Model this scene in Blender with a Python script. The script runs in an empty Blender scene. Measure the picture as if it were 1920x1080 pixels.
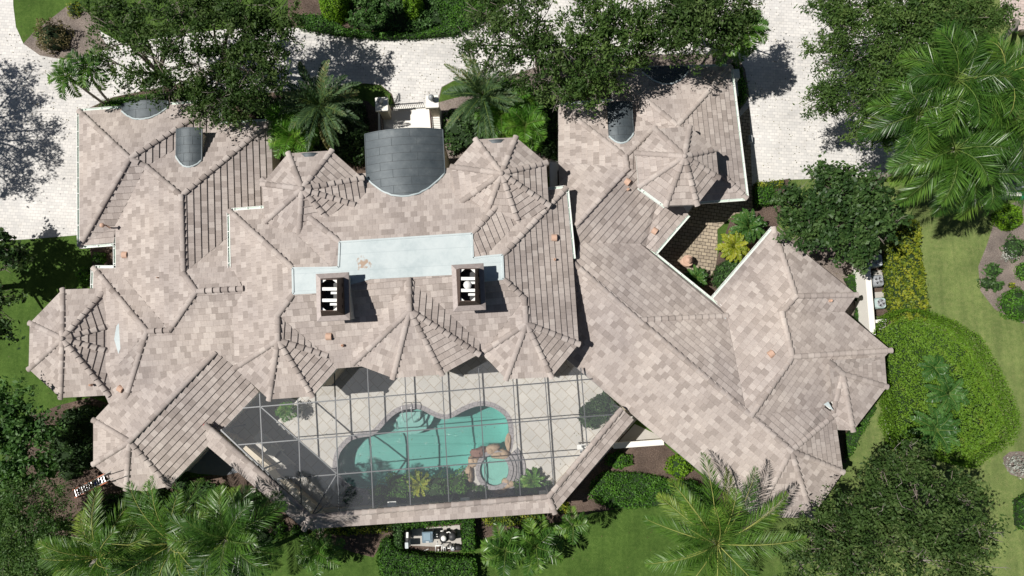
import bpy, math, random
import numpy as np
from mathutils import Vector, Matrix
from mathutils.geometry import tessellate_polygon

# ------------------------------------------------------------------ camera, world, sun, exposure
SC = bpy.context.scene
COL = SC.collection
FPX, HC, TILT = 1290.0, 43.0, math.radians(6.5)
cam_d = bpy.data.cameras.new('drone_camera')
cam = bpy.data.objects.new('drone_camera', cam_d); COL.objects.link(cam)
cam.location = (0, 0, HC); cam.rotation_euler = (TILT, 0, 0)
cam_d.sensor_width = 36.0; cam_d.lens = FPX / 1920 * 36.0
cam_d.clip_start = 0.5; cam_d.clip_end = 5000
SC.camera = cam
SUNV = Vector((0.62, 0.02, -1.0)).normalized()          # direction the light travels
sun_d = bpy.data.lights.new('sun', 'SUN'); sun_d.energy = 4.9; sun_d.angle = math.radians(0.5)
sun_d.color = (1.0, 0.955, 0.89)
sun = bpy.data.objects.new('sun', sun_d); COL.objects.link(sun)
sun.rotation_euler = SUNV.to_track_quat('-Z', 'Y').to_euler()
world = bpy.data.worlds.new('World'); SC.world = world; world.use_nodes = True
wn = world.node_tree; wn.nodes.clear()
sky = wn.nodes.new('ShaderNodeTexSky'); sky.sky_type = 'NISHITA'; sky.sun_disc = False
sky.sun_elevation = math.asin(-SUNV.z); sky.sun_rotation = math.atan2(-SUNV.x, -SUNV.y)
bgn = wn.nodes.new('ShaderNodeBackground'); bgn.inputs[1].default_value = 0.027
won = wn.nodes.new('ShaderNodeOutputWorld')
wn.links.new(sky.outputs[0], bgn.inputs[0]); wn.links.new(bgn.outputs[0], won.inputs[0])
SC.view_settings.view_transform = 'Standard'; SC.view_settings.look = 'None'
SC.view_settings.gamma = 1.0; SC.view_settings.exposure = 0.12
SC.render.engine = 'CYCLES'
SC.cycles.transparent_max_bounces = 24

# ------------------------------------------------------------------ helpers
def P(px, py, z=0.0):
    """photograph pixel -> world point at height z"""
    x, y, w = (px - 960) / FPX, (540 - py) / FPX, -1.0
    y, w = y * math.cos(TILT) - w * math.sin(TILT), y * math.sin(TILT) + w * math.cos(TILT)
    t = (z - HC) / w
    return Vector((x * t, y * t, z))

def tag(o, label=None, cat=None, group=None, kind=None):
    if label: o['label'] = label
    if cat: o['category'] = cat
    if group: o['group'] = group
    if kind: o['kind'] = kind
    return o

def empty(name, loc, label, cat, group=None, rz=0.0):
    o = bpy.data.objects.new(name, None); COL.objects.link(o)
    o.location = loc; o.rotation_euler = (0, 0, rz); o.empty_display_size = 0.3
    return tag(o, label, cat, group)

class MB:
    def __init__(s): s.v = []; s.f = []; s.uv = []; s.mi = []; s.sm = []
    def add(s, vs, fs, uvs=None, mi=0, smooth=False):
        b = len(s.v); s.v += [tuple(v) for v in vs]
        for k, f in enumerate(fs):
            s.f.append(tuple(b + i for i in f)); s.mi.append(mi); s.sm.append(smooth)
            if uvs is None: s.uv += [(s.v[b + i][0], s.v[b + i][1]) for i in f]
            else: s.uv += [uvs[i] for i in f]
    def box(s, c, d, rz=0.0, mi=0, M=None, bev=0.0):
        x, y, z = d[0] / 2, d[1] / 2, d[2] / 2
        if bev > 0:
            b = min(bev, x * .6, y * .6, z * .6); vs = []
            ring = [(x - b, -y), (x, -y + b), (x, y - b), (x - b, y), (-x + b, y), (-x, y - b), (-x, -y + b), (-x + b, -y)]
            ri = [(x - b, -y + b * .5), (x - b * .5, -y + b), (x - b * .5, y - b), (x - b, y - b * .5), (-x + b, y - b * .5), (-x + b * .5, y - b), (-x + b * .5, -y + b), (-x + b, -y + b * .5)]
            vs = [(a, q, -z) for a, q in ring] + [(a, q, z - b) for a, q in ring] + [(a, q, z) for a, q in ri]
            fs = [tuple(range(7, -1, -1)), tuple(range(16, 24))]
            for k in range(8):
                n = (k + 1) % 8; fs += [(k, n, 8 + n, 8 + k), (8 + k, 8 + n, 16 + n, 16 + k)]
        else:
            vs = [(-x, -y, -z), (x, -y, -z), (x, y, -z), (-x, y, -z), (-x, -y, z), (x, -y, z), (x, y, z), (-x, y, z)]
            fs = [(3, 2, 1, 0), (4, 5, 6, 7), (0, 1, 5, 4), (1, 2, 6, 5), (2, 3, 7, 6), (3, 0, 4, 7)]
        R = M if M is not None else Matrix.Rotation(rz, 3, 'Z')
        c = Vector(c); s.add([R @ Vector(v) + c for v in vs], fs, None, mi)
    def beam(s, a, b, w, h=None, mi=0):
        a = Vector(a); b = Vector(b); d = b - a; L = d.length
        if L < 1e-5: return
        h = h or w; z = d / L; up = Vector((0, 0, 1)) if abs(z.z) < .98 else Vector((0, 1, 0))
        x = z.cross(up).normalized(); y = x.cross(z).normalized()
        M = Matrix((x, y, z)).transposed(); s.box((a + b) / 2, (w, h, L), M=M, mi=mi)
    def tube(s, pts, rs, n=7, mi=0, cap=True):
        pts = [Vector(p) for p in pts]; rings = []
        if not hasattr(rs, '__len__'): rs = [rs] * len(pts)
        vs = []; px = None
        for i, p in enumerate(pts):
            d = (pts[min(i + 1, len(pts) - 1)] - pts[max(i - 1, 0)]).normalized()
            if px is None: px = d.cross(Vector((0, 0, 1)) if abs(d.z) < .9 else Vector((1, 0, 0))).normalized()
            px = (px - d * px.dot(d)).normalized(); py = d.cross(px)
            for k in range(n):
                a = 2 * math.pi * k / n; vs.append(p + (px * math.cos(a) + py * math.sin(a)) * rs[i])
        fs = []
        for i in range(len(pts) - 1):
            for k in range(n):
                k2 = (k + 1) % n; fs.append((i * n + k, i * n + k2, (i + 1) * n + k2, (i + 1) * n + k))
        if cap: fs.append(tuple(range(n - 1, -1, -1))); fs.append(tuple((len(pts) - 1) * n + k for k in range(n)))
        s.add(vs, fs, None, mi, True)
    def lathe(s, c, prof, n=20, mi=0, sx=1.0, sy=1.0):
        vs = []; c = Vector(c)
        for r, z in prof:
            for k in range(n):
                a = 2 * math.pi * k / n; vs.append(c + Vector((r * math.cos(a) * sx, r * math.sin(a) * sy, z)))
        fs = []
        for i in range(len(prof) - 1):
            for k in range(n):
                k2 = (k + 1) % n; fs.append((i * n + k, i * n + k2, (i + 1) * n + k2, (i + 1) * n + k))
        fs.append(tuple((len(prof) - 1) * n + k for k in range(n)))
        s.add(vs, fs, None, mi, True)
    def poly(s, pts, mi=0):
        """flat or sloping n-gon, triangulated, facing up"""
        pts = [Vector(p) for p in pts]
        for t in tessellate_polygon([pts]):
            a, b, c = (pts[i] for i in t)
            if (b - a).cross(c - a).z < 0: b, c = c, b
            s.add([a, b, c], [(0, 1, 2)], None, mi)
    def prism(s, pts, z0, z1, mi=0, mi_side=None):
        pts = [Vector((p[0], p[1], 0)) for p in pts]
        s.poly([(p.x, p.y, z1) for p in pts], mi)
        n = len(pts); ar = sum(pts[i].x * pts[(i + 1) % n].y - pts[(i + 1) % n].x * pts[i].y for i in range(n))
        for i in range(n):
            a, b = pts[i], pts[(i + 1) % n]
            if ar < 0: a, b = b, a
            s.add([(a.x, a.y, z0), (b.x, b.y, z0), (b.x, b.y, z1), (a.x, a.y, z1)], [(0, 1, 2, 3)], None, mi if mi_side is None else mi_side)
    def build(s, name, mats, parent=None, origin=None):
        if not isinstance(mats, (list, tuple)): mats = [mats]
        me = bpy.data.meshes.new(name)
        off = Vector(origin) if origin is not None else Vector((0, 0, 0))
        me.from_pydata([tuple(Vector(v) - off) for v in s.v], [], s.f)
        for m in mats: me.materials.append(m)
        me.polygons.foreach_set('material_index', s.mi); me.polygons.foreach_set('use_smooth', s.sm)
        uvl = me.uv_layers.new(name='UVMap'); uvl.data.foreach_set('uv', np.array(s.uv, dtype=np.float32).ravel())
        me.update()
        o = bpy.data.objects.new(name, me); COL.objects.link(o); o.location = off
        if parent is not None:
            o.parent = parent
            o.location = off - parent_world(parent)
        return o

def parent_world(p):
    v = Vector(p.location)
    while p.parent is not None: p = p.parent; v = v + Vector(p.location)
    return v

# ------------------------------------------------------------------ materials
def mat(name):
    m = bpy.data.materials.new(name); m.use_nodes = True
    nt = m.node_tree; return m, nt, nt.nodes['Principled BSDF']
def N(nt, t, **kw):
    n = nt.nodes.new('ShaderNode' + t)
    for k, v in kw.items(): setattr(n, k, v)
    return n
def L(nt, a, b): nt.links.new(a, b)
def ramp(nt, stops, interp='LINEAR'):
    r = N(nt, 'ValToRGB'); cr = r.color_ramp; cr.interpolation = interp
    while len(cr.elements) < len(stops): cr.elements.new(0.5)
    for e, (p, c) in zip(cr.elements, stops): e.position = p; e.color = (*c, 1)
    return r
def mth(nt, op, a, b=None, c=None):
    n = N(nt, 'Math', operation=op)
    for i, v in enumerate((a, b, c)):
        if v is None: continue
        if isinstance(v, (int, float)): n.inputs[i].default_value = v
        else: L(nt, v, n.inputs[i])
    return n.outputs[0]
def mixc(nt, fac, a, b, mode='MIX'):
    n = N(nt, 'Mix', data_type='RGBA', blend_type=mode)
    for s, v in ((n.inputs[0], fac), (n.inputs[6], a), (n.inputs[7], b)):
        if isinstance(v, (int, float)): s.default_value = v
        elif isinstance(v, tuple): s.default_value = (*v, 1)
        else: L(nt, v, s)
    return n.outputs[2]
def noise(nt, scale, detail=4, vec=None, rough=.55):
    n = N(nt, 'TexNoise'); n.inputs['Scale'].default_value = scale; n.inputs['Detail'].default_value = detail
    n.inputs['Roughness'].default_value = rough
    if vec is None: vec = N(nt, 'NewGeometry').outputs['Position']
    L(nt, vec, n.inputs['Vector']); return n.outputs['Fac']
def bump(nt, bsdf, h, strength=.4, dist=.02):
    b = N(nt, 'Bump'); b.inputs['Strength'].default_value = strength; b.inputs['Distance'].default_value = dist
    L(nt, h, b.inputs['Height']); L(nt, b.outputs[0], bsdf.inputs['Normal'])

def simple(name, col, rough=.7, metal=0.0, var=.15, scale=3.0, bmp=.0, spec=.4):
    m, nt, b = mat(name)
    f = noise(nt, scale, 6)
    c = mixc(nt, f, tuple(x * (1 - var) for x in col), tuple(min(1, x * (1 + var)) for x in col))
    L(nt, c, b.inputs['Base Color']); b.inputs['Roughness'].default_value = rough; b.inputs['Metallic'].default_value = metal
    b.inputs['Specular IOR Level'].default_value = spec
    if bmp: bump(nt, b, noise(nt, scale * 12, 3), bmp, .01)
    return m

def roof_tile_mat():
    m, nt, b = mat('concrete_roof_tile')
    uv = N(nt, 'UVMap').outputs[0]; sp = N(nt, 'SeparateXYZ'); L(nt, uv, sp.inputs[0])
    row = mth(nt, 'FLOOR', mth(nt, 'DIVIDE', sp.outputs[1], .33))
    rr = N(nt, 'TexWhiteNoise', noise_dimensions='1D'); L(nt, row, rr.inputs['W'])
    uo = mth(nt, 'ADD', mth(nt, 'DIVIDE', sp.outputs[0], .345), mth(nt, 'ADD', mth(nt, 'MULTIPLY', row, .5), mth(nt, 'MULTIPLY', rr.outputs[0], .12)))
    cu = mth(nt, 'FLOOR', uo)
    cb = N(nt, 'CombineXYZ'); L(nt, cu, cb.inputs[0]); L(nt, row, cb.inputs[1])
    wn_ = N(nt, 'TexWhiteNoise', noise_dimensions='2D'); L(nt, cb.outputs[0], wn_.inputs['Vector'])
    rp = ramp(nt, [(0, (.330, .290, .266)), (.14, (.380, .336, .310)), (.38, (.420, .374, .346)), (.62, (.452, .405, .375)), (.88, (.495, .448, .415))], 'CONSTANT')
    L(nt, wn_.outputs['Value'], rp.inputs[0])
    fr = mth(nt, 'FRACT', uo)
    joint = mth(nt, 'LESS_THAN', fr, .045)
    big = noise(nt, .22, 5); fine = noise(nt, 14, 5)
    c = mixc(nt, mth(nt, 'MULTIPLY', joint, .3), rp.outputs[0], (.16, .13, .115))
    g = ramp(nt, [(.3, (.84, .83, .85)), (.7, (1.08, 1.06, 1.04))]); L(nt, big, g.inputs[0])
    c = mixc(nt, 1.0, c, g.outputs[0], 'MULTIPLY')
    g2 = ramp(nt, [(.25, (.86, .86, .86)), (.75, (1.1, 1.1, 1.1))]); L(nt, fine, g2.inputs[0])
    c = mixc(nt, 1.0, c, g2.outputs[0], 'MULTIPLY')
    # lichen / water staining
    st = ramp(nt, [(.62, (0, 0, 0)), (.78, (.55, .55, .55))]); L(nt, noise(nt, .9, 8, rough=.7), st.inputs[0])
    c = mixc(nt, mth(nt, 'MULTIPLY', st.outputs[0], .5), c, (.27, .235, .215))
    L(nt, c, b.inputs['Base Color']); b.inputs['Roughness'].default_value = .85; b.inputs['Specular IOR Level'].default_value = .3
    h = mth(nt, 'ADD', mth(nt, 'MULTIPLY', fine, .5), mth(nt, 'MULTIPLY', joint, -1.5))
    bump(nt, b, h, .5, .012)
    return m

def paver_mat(name, c1, c2, mortar, w=.2, h=.13, rot=0.0, gap=.012, stain=(.5, .45, .38), st_amt=.25, vmin=.85):
    m, nt, b = mat(name)
    geo = N(nt, 'NewGeometry').outputs['Position']; mp = N(nt, 'Mapping'); L(nt, geo, mp.inputs[0])
    mp.inputs['Rotation'].default_value = (0, 0, rot)
    br = N(nt, 'TexBrick'); L(nt, mp.outputs[0], br.inputs['Vector'])
    br.inputs['Scale'].default_value = 1.0; br.inputs['Brick Width'].default_value = w; br.inputs['Row Height'].default_value = h
    br.inputs['Mortar Size'].default_value = gap; br.inputs['Mortar Smooth'].default_value = .1; br.inputs['Bias'].default_value = 0
    br.inputs['Color1'].default_value = (*c1, 1); br.inputs['Color2'].default_value = (*c2, 1); br.inputs['Mortar'].default_value = (*mortar, 1)
    g = ramp(nt, [(.3, (vmin,) * 3), (.7, (1.06,) * 3)]); L(nt, noise(nt, .35, 6), g.inputs[0])
    c = mixc(nt, 1.0, br.outputs[0], g.outputs[0], 'MULTIPLY')
    st = ramp(nt, [(.58, (0, 0, 0)), (.75, (1, 1, 1))]); L(nt, noise(nt, 1.3, 9, rough=.7), st.inputs[0])
    c = mixc(nt, mth(nt, 'MULTIPLY', st.outputs[0], st_amt), c, stain)
    L(nt, c, b.inputs['Base Color']); b.inputs['Roughness'].default_value = .9; b.inputs['Specular IOR Level'].default_value = .25
    bump(nt, b, mth(nt, 'SUBTRACT', noise(nt, 20, 3), br.outputs['Fac']), .3, .01)
    return m

def leaf_mat(name, cols, trans=.3, rough=.55, scale=.8, spec=.35):
    m, nt, b = mat(name)
    at = N(nt, 'Attribute'); at.attribute_name = 'rnd'
    f = mth(nt, 'ADD', mth(nt, 'MULTIPLY', at.outputs['Fac'], .65), mth(nt, 'MULTIPLY', noise(nt, scale, 3), .35))
    n = len(cols); rp = ramp(nt, [(.12 + .76 * i / (n - 1), c) for i, c in enumerate(cols)]); L(nt, f, rp.inputs[0])
    L(nt, rp.outputs[0], b.inputs['Base Color']); b.inputs['Roughness'].default_value = rough; b.inputs['Specular IOR Level'].default_value = spec
    tr = N(nt, 'BsdfTranslucent'); tc = mixc(nt, 1.0, rp.outputs[0], (1.1, 1.3, .5), 'MULTIPLY'); L(nt, tc, tr.inputs[0])
    mx = N(nt, 'MixShader'); mx.inputs[0].default_value = trans
    L(nt, b.outputs[0], mx.inputs[1]); L(nt, tr.outputs[0], mx.inputs[2])
    L(nt, mx.outputs[0], nt.nodes['Material Output'].inputs[0]); return m

def lawn_mat():
    m, nt, b = mat('mown_grass')
    geo = N(nt, 'NewGeometry').outputs['Position']; sp = N(nt, 'SeparateXYZ'); L(nt, geo, sp.inputs[0])
    lush = ramp(nt, [(.25, (.042, .085, .020)), (.5, (.075, .140, .034)), (.75, (.125, .195, .058))])
    L(nt, noise(nt, 5.0, 10, rough=.8), lush.inputs[0])
    dry = ramp(nt, [(.25, (.105, .160, .055)), (.5, (.175, .235, .092)), (.75, (.285, .295, .150))])
    L(nt, noise(nt, 4.0, 10, rough=.8), dry.inputs[0])
    big = noise(nt, .18, 6, rough=.65)
    x = mth(nt, 'DIVIDE', mth(nt, 'SUBTRACT', sp.outputs[0], 14.5), 7.0)
    f = mth(nt, 'ADD', x, mth(nt, 'MULTIPLY', mth(nt, 'SUBTRACT', big, .5), 2.4))
    cl = N(nt, 'Clamp'); L(nt, f, cl.inputs[0])
    c = mixc(nt, cl.outputs[0], lush.outputs[0], dry.outputs[0])
    g = ramp(nt, [(.3, (.72, .74, .7)), (.72, (1.18, 1.15, 1.1))]); L(nt, noise(nt, .6, 7, rough=.7), g.inputs[0])
    c = mixc(nt, 1.0, c, g.outputs[0], 'MULTIPLY')
    mp = N(nt, 'Mapping'); L(nt, geo, mp.inputs[0]); mp.inputs['Rotation'].default_value = (0, 0, math.radians(8)); mp.inputs['Scale'].default_value = (1.7, .16, 1)
    wr = ramp(nt, [(.35, (.86, .87, .84)), (.65, (1.14, 1.11, 1.08))]); L(nt, noise(nt, 1.0, 4, mp.outputs[0]), wr.inputs[0])
    c = mixc(nt, 1.0, c, wr.outputs[0], 'MULTIPLY')
    bp_ = ramp(nt, [(.66, (0, 0, 0)), (.8, (1, 1, 1))]); L(nt, noise(nt, .75, 9, rough=.75), bp_.inputs[0])
    c = mixc(nt, mth(nt, 'MULTIPLY', bp_.outputs[0], .35), c, (.27, .235, .13))
    g2 = ramp(nt, [(.3, (.55, .6, .5)), (.7, (1.35, 1.3, 1.2))]); L(nt, noise(nt, 26, 4, rough=.8), g2.inputs[0])
    c = mixc(nt, 1.0, c, g2.outputs[0], 'MULTIPLY')
    L(nt, c, b.inputs['Base Color']); b.inputs['Roughness'].default_value = .95; b.inputs['Specular IOR Level'].default_value = .1
    bump(nt, b, noise(nt, 30, 5, rough=.8), .9, .05); return m

def mulch_mat(name, cols):
    m, nt, b = mat(name)
    rp = ramp(nt, [(.3 + .4 * i / (len(cols) - 1), c) for i, c in enumerate(cols)]); L(nt, noise(nt, 16, 8, rough=.8), rp.inputs[0])
    g = ramp(nt, [(.35, (.75, .75, .75)), (.7, (1.35, 1.33, 1.3))]); L(nt, noise(nt, .8, 6), g.inputs[0])
    c = mixc(nt, 1.0, rp.outputs[0], g.outputs[0], 'MULTIPLY')
    L(nt, c, b.inputs['Base Color']); b.inputs['Roughness'].default_value = 1; b.inputs['Specular IOR Level'].default_value = .1
    bump(nt, b, noise(nt, 24, 6, rough=.8), 1.0, .06); return m

def metal_roof_mat():
    m, nt, b = mat('weathered_dark_metal_roof')
    g = ramp(nt, [(.3, (.050, .066, .078)), (.55, (.082, .10, .112)), (.8, (.15, .17, .18))]); L(nt, noise(nt, 1.2, 8, rough=.7), g.inputs[0])
    sc = ramp(nt, [(.66, (0, 0, 0)), (.74, (1, 1, 1))]); L(nt, noise(nt, 4.5, 10, rough=.75), sc.inputs[0])
    c = mixc(nt, mth(nt, 'MULTIPLY', sc.outputs[0], .35), g.outputs[0], (.3, .34, .35))
    L(nt, c, b.inputs['Base Color']); b.inputs['Roughness'].default_value = .55; b.inputs['Metallic'].default_value = .25
    bump(nt, b, noise(nt, 3, 4), .15, .02); return m

def water_mat(name, tint, gl=.02):
    m, nt, b = mat(name); nt.nodes.remove(b)
    t = N(nt, 'BsdfTransparent'); t.inputs[0].default_value = (*tint, 1)
    g = N(nt, 'BsdfGlossy'); g.inputs['Roughness'].default_value = .05
    lw = N(nt, 'Fresnel'); lw.inputs[0].default_value = 1.33
    n1 = N(nt, 'TexNoise'); n1.inputs['Scale'].default_value = 2.2; n1.inputs['Detail'].default_value = 6; n1.inputs['Distortion'].default_value = 1.2
    L(nt, N(nt, 'NewGeometry').outputs['Position'], n1.inputs['Vector'])
    bp = N(nt, 'Bump'); bp.inputs['Strength'].default_value = .5; bp.inputs['Distance'].default_value = .1
    L(nt, n1.outputs['Fac'], bp.inputs['Height']); L(nt, bp.outputs[0], g.inputs['Normal']); L(nt, bp.outputs[0], lw.inputs['Normal'])
    mx = N(nt, 'MixShader'); L(nt, lw.outputs[0], mx.inputs[0]); L(nt, t.outputs[0], mx.inputs[1]); L(nt, g.outputs[0], mx.inputs[2])
    L(nt, mx.outputs[0], nt.nodes['Material Output'].inputs[0]); return m

def screen_mat():
    m, nt, b = mat('insect_screen_mesh')
    b.inputs['Base Color'].default_value = (.27, .29, .33, 1); b.inputs['Roughness'].default_value = .7
    t = N(nt, 'BsdfTransparent'); mx = N(nt, 'MixShader'); mx.inputs[0].default_value = .15
    L(nt, t.outputs[0], mx.inputs[1]); L(nt, b.outputs[0], mx.inputs[2]); L(nt, mx.outputs[0], nt.nodes['Material Output'].inputs[0]); return m

def membrane_mat():
    m, nt, b = mat('pale_flat_roof_membrane')
    geo = N(nt, 'NewGeometry').outputs['Position']; mp = N(nt, 'Mapping'); L(nt, geo, mp.inputs[0]); mp.inputs['Rotation'].default_value = (0, 0, math.radians(-3.3))
    sp = N(nt, 'SeparateXYZ'); L(nt, mp.outputs[0], sp.inputs[0])
    fr = mth(nt, 'FRACT', mth(nt, 'DIVIDE', sp.outputs[1], .92)); ln = mth(nt, 'LESS_THAN', fr, .035)
    g = ramp(nt, [(.3, (.37, .44, .46)), (.5, (.47, .535, .55)), (.7, (.54, .60, .61))]); L(nt, noise(nt, .7, 10, rough=.75), g.inputs[0])
    c = mixc(nt, mth(nt, 'MULTIPLY', ln, .4), g.outputs[0], (.32, .38, .40))
    d = N(nt, 'VectorMath', operation='DISTANCE'); L(nt, geo, d.inputs[0]); pp = P(681, 494, 6.74); d.inputs[1].default_value = tuple(pp)
    dd = mth(nt, 'ADD', d.outputs['Value'], mth(nt, 'MULTIPLY', mth(nt, 'SUBTRACT', noise(nt, 5, 5), .5), 1.4))
    s = ramp(nt, [(.16, (1, 1, 1)), (.34, (0, 0, 0))]); L(nt, dd, s.inputs[0])
    c = mixc(nt, mth(nt, 'MULTIPLY', s.outputs[0], .8), c, (.33, .19, .10))
    L(nt, c, b.inputs['Base Color']); b.inputs['Roughness'].default_value = .6; return m

TILE = roof_tile_mat()
METAL = metal_roof_mat(); MEMBR = membrane_mat()
PAVER = paver_mat('pale_driveway_pavers', (.71, .69, .66), (.59, .58, .565), (.50, .49, .48), .32, .2, math.radians(3.5), .013, (.47, .42, .36), .32, .82)
PAVER2 = paver_mat('tan_courtyard_pavers', (.50, .42, .31), (.36, .30, .23), (.12, .10, .08), .34, .22, math.radians(8), .02, (.16, .12, .09), .55, .7)
DECK = paver_mat('travertine_deck', (.59, .57, .53), (.52, .505, .475), (.42, .38, .32), .62, .62, math.radians(45), .02, (.50, .40, .30), .3)
COPING = paver_mat('grey_coping', (.36, .34, .35), (.30, .285, .29), (.2, .19, .19), .3, .3, .3, .015)
LAWN = lawn_mat()
MULCH = mulch_mat('brown_mulch', [(.045, .032, .027), (.12, .088, .072), (.24, .19, .165)])
MULCHG = mulch_mat('grey_leaf_litter', [(.10, .08, .07), (.22, .185, .165), (.38, .34, .31)])
STUCCO = simple('cream_stucco', (.62, .55, .44), .9, bmp=.3)
STUCCOW = simple('white_stucco', (.80, .78, .73), .85, var=.06, bmp=.2)
STUCCOG = simple('pale_grey_stucco', (.42, .44, .44), .9, bmp=.3)
CONC = simple('grey_concrete', (.42, .40, .37), .9, var=.25, scale=1.5, bmp=.3)
WHITE = simple('white_paint', (.80, .81, .79), .45, var=.05)
GUTIN = simple('gutter_green_white', (.55, .66, .58), .5, var=.15)
BLACK = simple('charcoal_frame', (.045, .047, .05), .5)
BRONZE = simple('dark_bronze_aluminium', (.11, .115, .12), .45, .4, var=.1)
COPPER = simple('weathered_copper', (.28, .245, .235), .55, .25, var=.35, scale=6, bmp=.3)
COPPERD = simple('brown_copper_lining', (.085, .055, .045), .6, .2, var=.4, scale=6)
TERRA = simple('terracotta', (.55, .37, .28), .8, var=.15, scale=8)
PIPEW = simple('white_pvc', (.82, .82, .80), .4, var=.04)
GREYM = simple('grey_painted_steel', (.33, .35, .37), .5, .2, var=.12)
LTGREY = simple('light_grey_casing', (.50, .55, .57), .5, .1, var=.1)
BLUEG = simple('slate_blue_casing', (.13, .19, .24), .5, .1, var=.12)
REDP = simple('red_plastic', (.45, .03, .03), .5)
ORANGE = simple('orange_fibreglass', (.48, .17, .10), .5)
ALU = simple('bright_aluminium', (.72, .72, .74), .35, .5, var=.05)
BLUEP = simple('blue_plastic', (.03, .05, .35), .5)
GREENP = simple('green_plastic', (.02, .22, .12), .4)
BARK = simple('grey_bark', (.20, .17, .145), .95, var=.4, scale=5, bmp=.8)
TWIG = simple('pale_twig', (.24, .22, .19), .9, var=.3)
PTRUNK = simple('ringed_palm_trunk', (.33, .30, .26), .9, var=.3, scale=6, bmp=.7)
ROCK = simple('tan_boulder', (.40, .30, .21), .9, var=.4, scale=2.5, bmp=.9)
ROCKR = simple('reddish_boulder', (.21, .125, .10), .9, var=.4, scale=4, bmp=.9)
POOLP = simple('aqua_pool_plaster', (.265, .445, .41), .7, var=.10, scale=1.2)
SPAP = simple('pale_spa_plaster', (.36, .52, .48), .7, var=.15, scale=3)
WATER = water_mat('pool_water', (.96, .98, .98))
wv_ = WATER.node_tree.nodes.new('ShaderNodeVolumeAbsorption'); wv_.inputs[0].default_value = (.30, .86, .80, 1); wv_.inputs[1].default_value = .30
WATER.node_tree.links.new(wv_.outputs[0], WATER.node_tree.nodes['Material Output'].inputs['Volume'])
WATERS = water_mat('spa_water', (.72, .90, .87))
SCREEN = screen_mat()
m_, nt_, b_ = mat('window_glass'); b_.inputs['Base Color'].default_value = (.02, .03, .04, 1); b_.inputs['Roughness'].default_value = .08; GLASS = m_
IVORY = simple('ivory_cushion', (.62, .60, .55), .9, var=.08)
DARKST = simple('dark_patio_stone', (.16, .17, .19), .8, var=.2)
# foliage
OAK = leaf_mat('oak_leaves', [(.022, .048, .012), (.042, .085, .020), (.070, .122, .032), (.13, .185, .062)], .28, spec=.2)
OAK2 = leaf_mat('fine_olive_leaves', [(.026, .056, .013), (.050, .102, .022), (.082, .145, .034), (.14, .205, .058)], .28, spec=.2)
BROAD = leaf_mat('glossy_broad_leaves', [(.014, .036, .010), (.030, .070, .018), (.055, .11, .028), (.09, .15, .045)], .2, .5, spec=.3)
SOFT = leaf_mat('soft_green_leaves', [(.025, .065, .014), (.055, .13, .03), (.085, .18, .045), (.14, .25, .08)], .3)
FINEG = leaf_mat('fine_green_leaves', [(.030, .07, .018), (.06, .13, .03), (.095, .18, .045), (.15, .24, .07)], .3)
HEDGE = leaf_mat('hedge_leaves', [(.022, .07, .008), (.05, .145, .014), (.09, .225, .022), (.15, .31, .04)], .3)
LIME = leaf_mat('lime_clipped_leaves', [(.06, .15, .008), (.11, .24, .010), (.17, .32, .014), (.22, .38, .03)], .3)
MOUND = leaf_mat('mound_leaves', [(.07, .15, .012), (.12, .24, .018), (.165, .29, .028), (.26, .24, .05)], .3, scale=.7)
CROTON = leaf_mat('yellow_croton_leaves', [(.05, .11, .012), (.15, .21, .018), (.32, .34, .03), (.48, .43, .06)], .3)
PALM = leaf_mat('palm_leaflets', [(.018, .055, .009), (.040, .108, .015), (.078, .18, .024), (.18, .29, .045)], .25, .38, spec=.55)
PALMY = leaf_mat('yellow_green_palm_leaflets', [(.025, .075, .010), (.055, .14, .018), (.10, .205, .026), (.24, .31, .05)], .28, .42, spec=.5)
ARECA = leaf_mat('bright_palm_leaflets', [(.03, .10, .010), (.07, .19, .018), (.12, .27, .03), (.25, .36, .05)], .3, .4)
DATE = leaf_mat('grey_green_palm_leaflets', [(.025, .06, .022), (.05, .10, .038), (.085, .15, .06), (.30, .25, .09)], .2, .5)
CYCAD = leaf_mat('cycad_leaflets', [(.018, .06, .012), (.04, .115, .022), (.07, .165, .035), (.10, .21, .05)], .2, .4)
CYCADY = leaf_mat('yellowing_cycad_leaflets', [(.08, .14, .012), (.18, .25, .02), (.33, .36, .03), (.42, .40, .05)], .25, .4)
DRY = leaf_mat('dry_brown_leaves', [(.05, .05, .02), (.10, .085, .035), (.16, .13, .06), (.20, .2, .05)], .15)
SILVER = leaf_mat('silver_leaves', [(.18, .20, .17), (.30, .32, .29), (.42, .44, .40), (.5, .5, .47)], .1)
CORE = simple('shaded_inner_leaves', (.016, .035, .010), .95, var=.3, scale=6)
RACHIS_G = simple('green_palm_midrib', (.13, .20, .04), .6, var=.2)
RACHIS = simple('palm_midrib', (.36, .38, .10), .6, var=.15)

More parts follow.
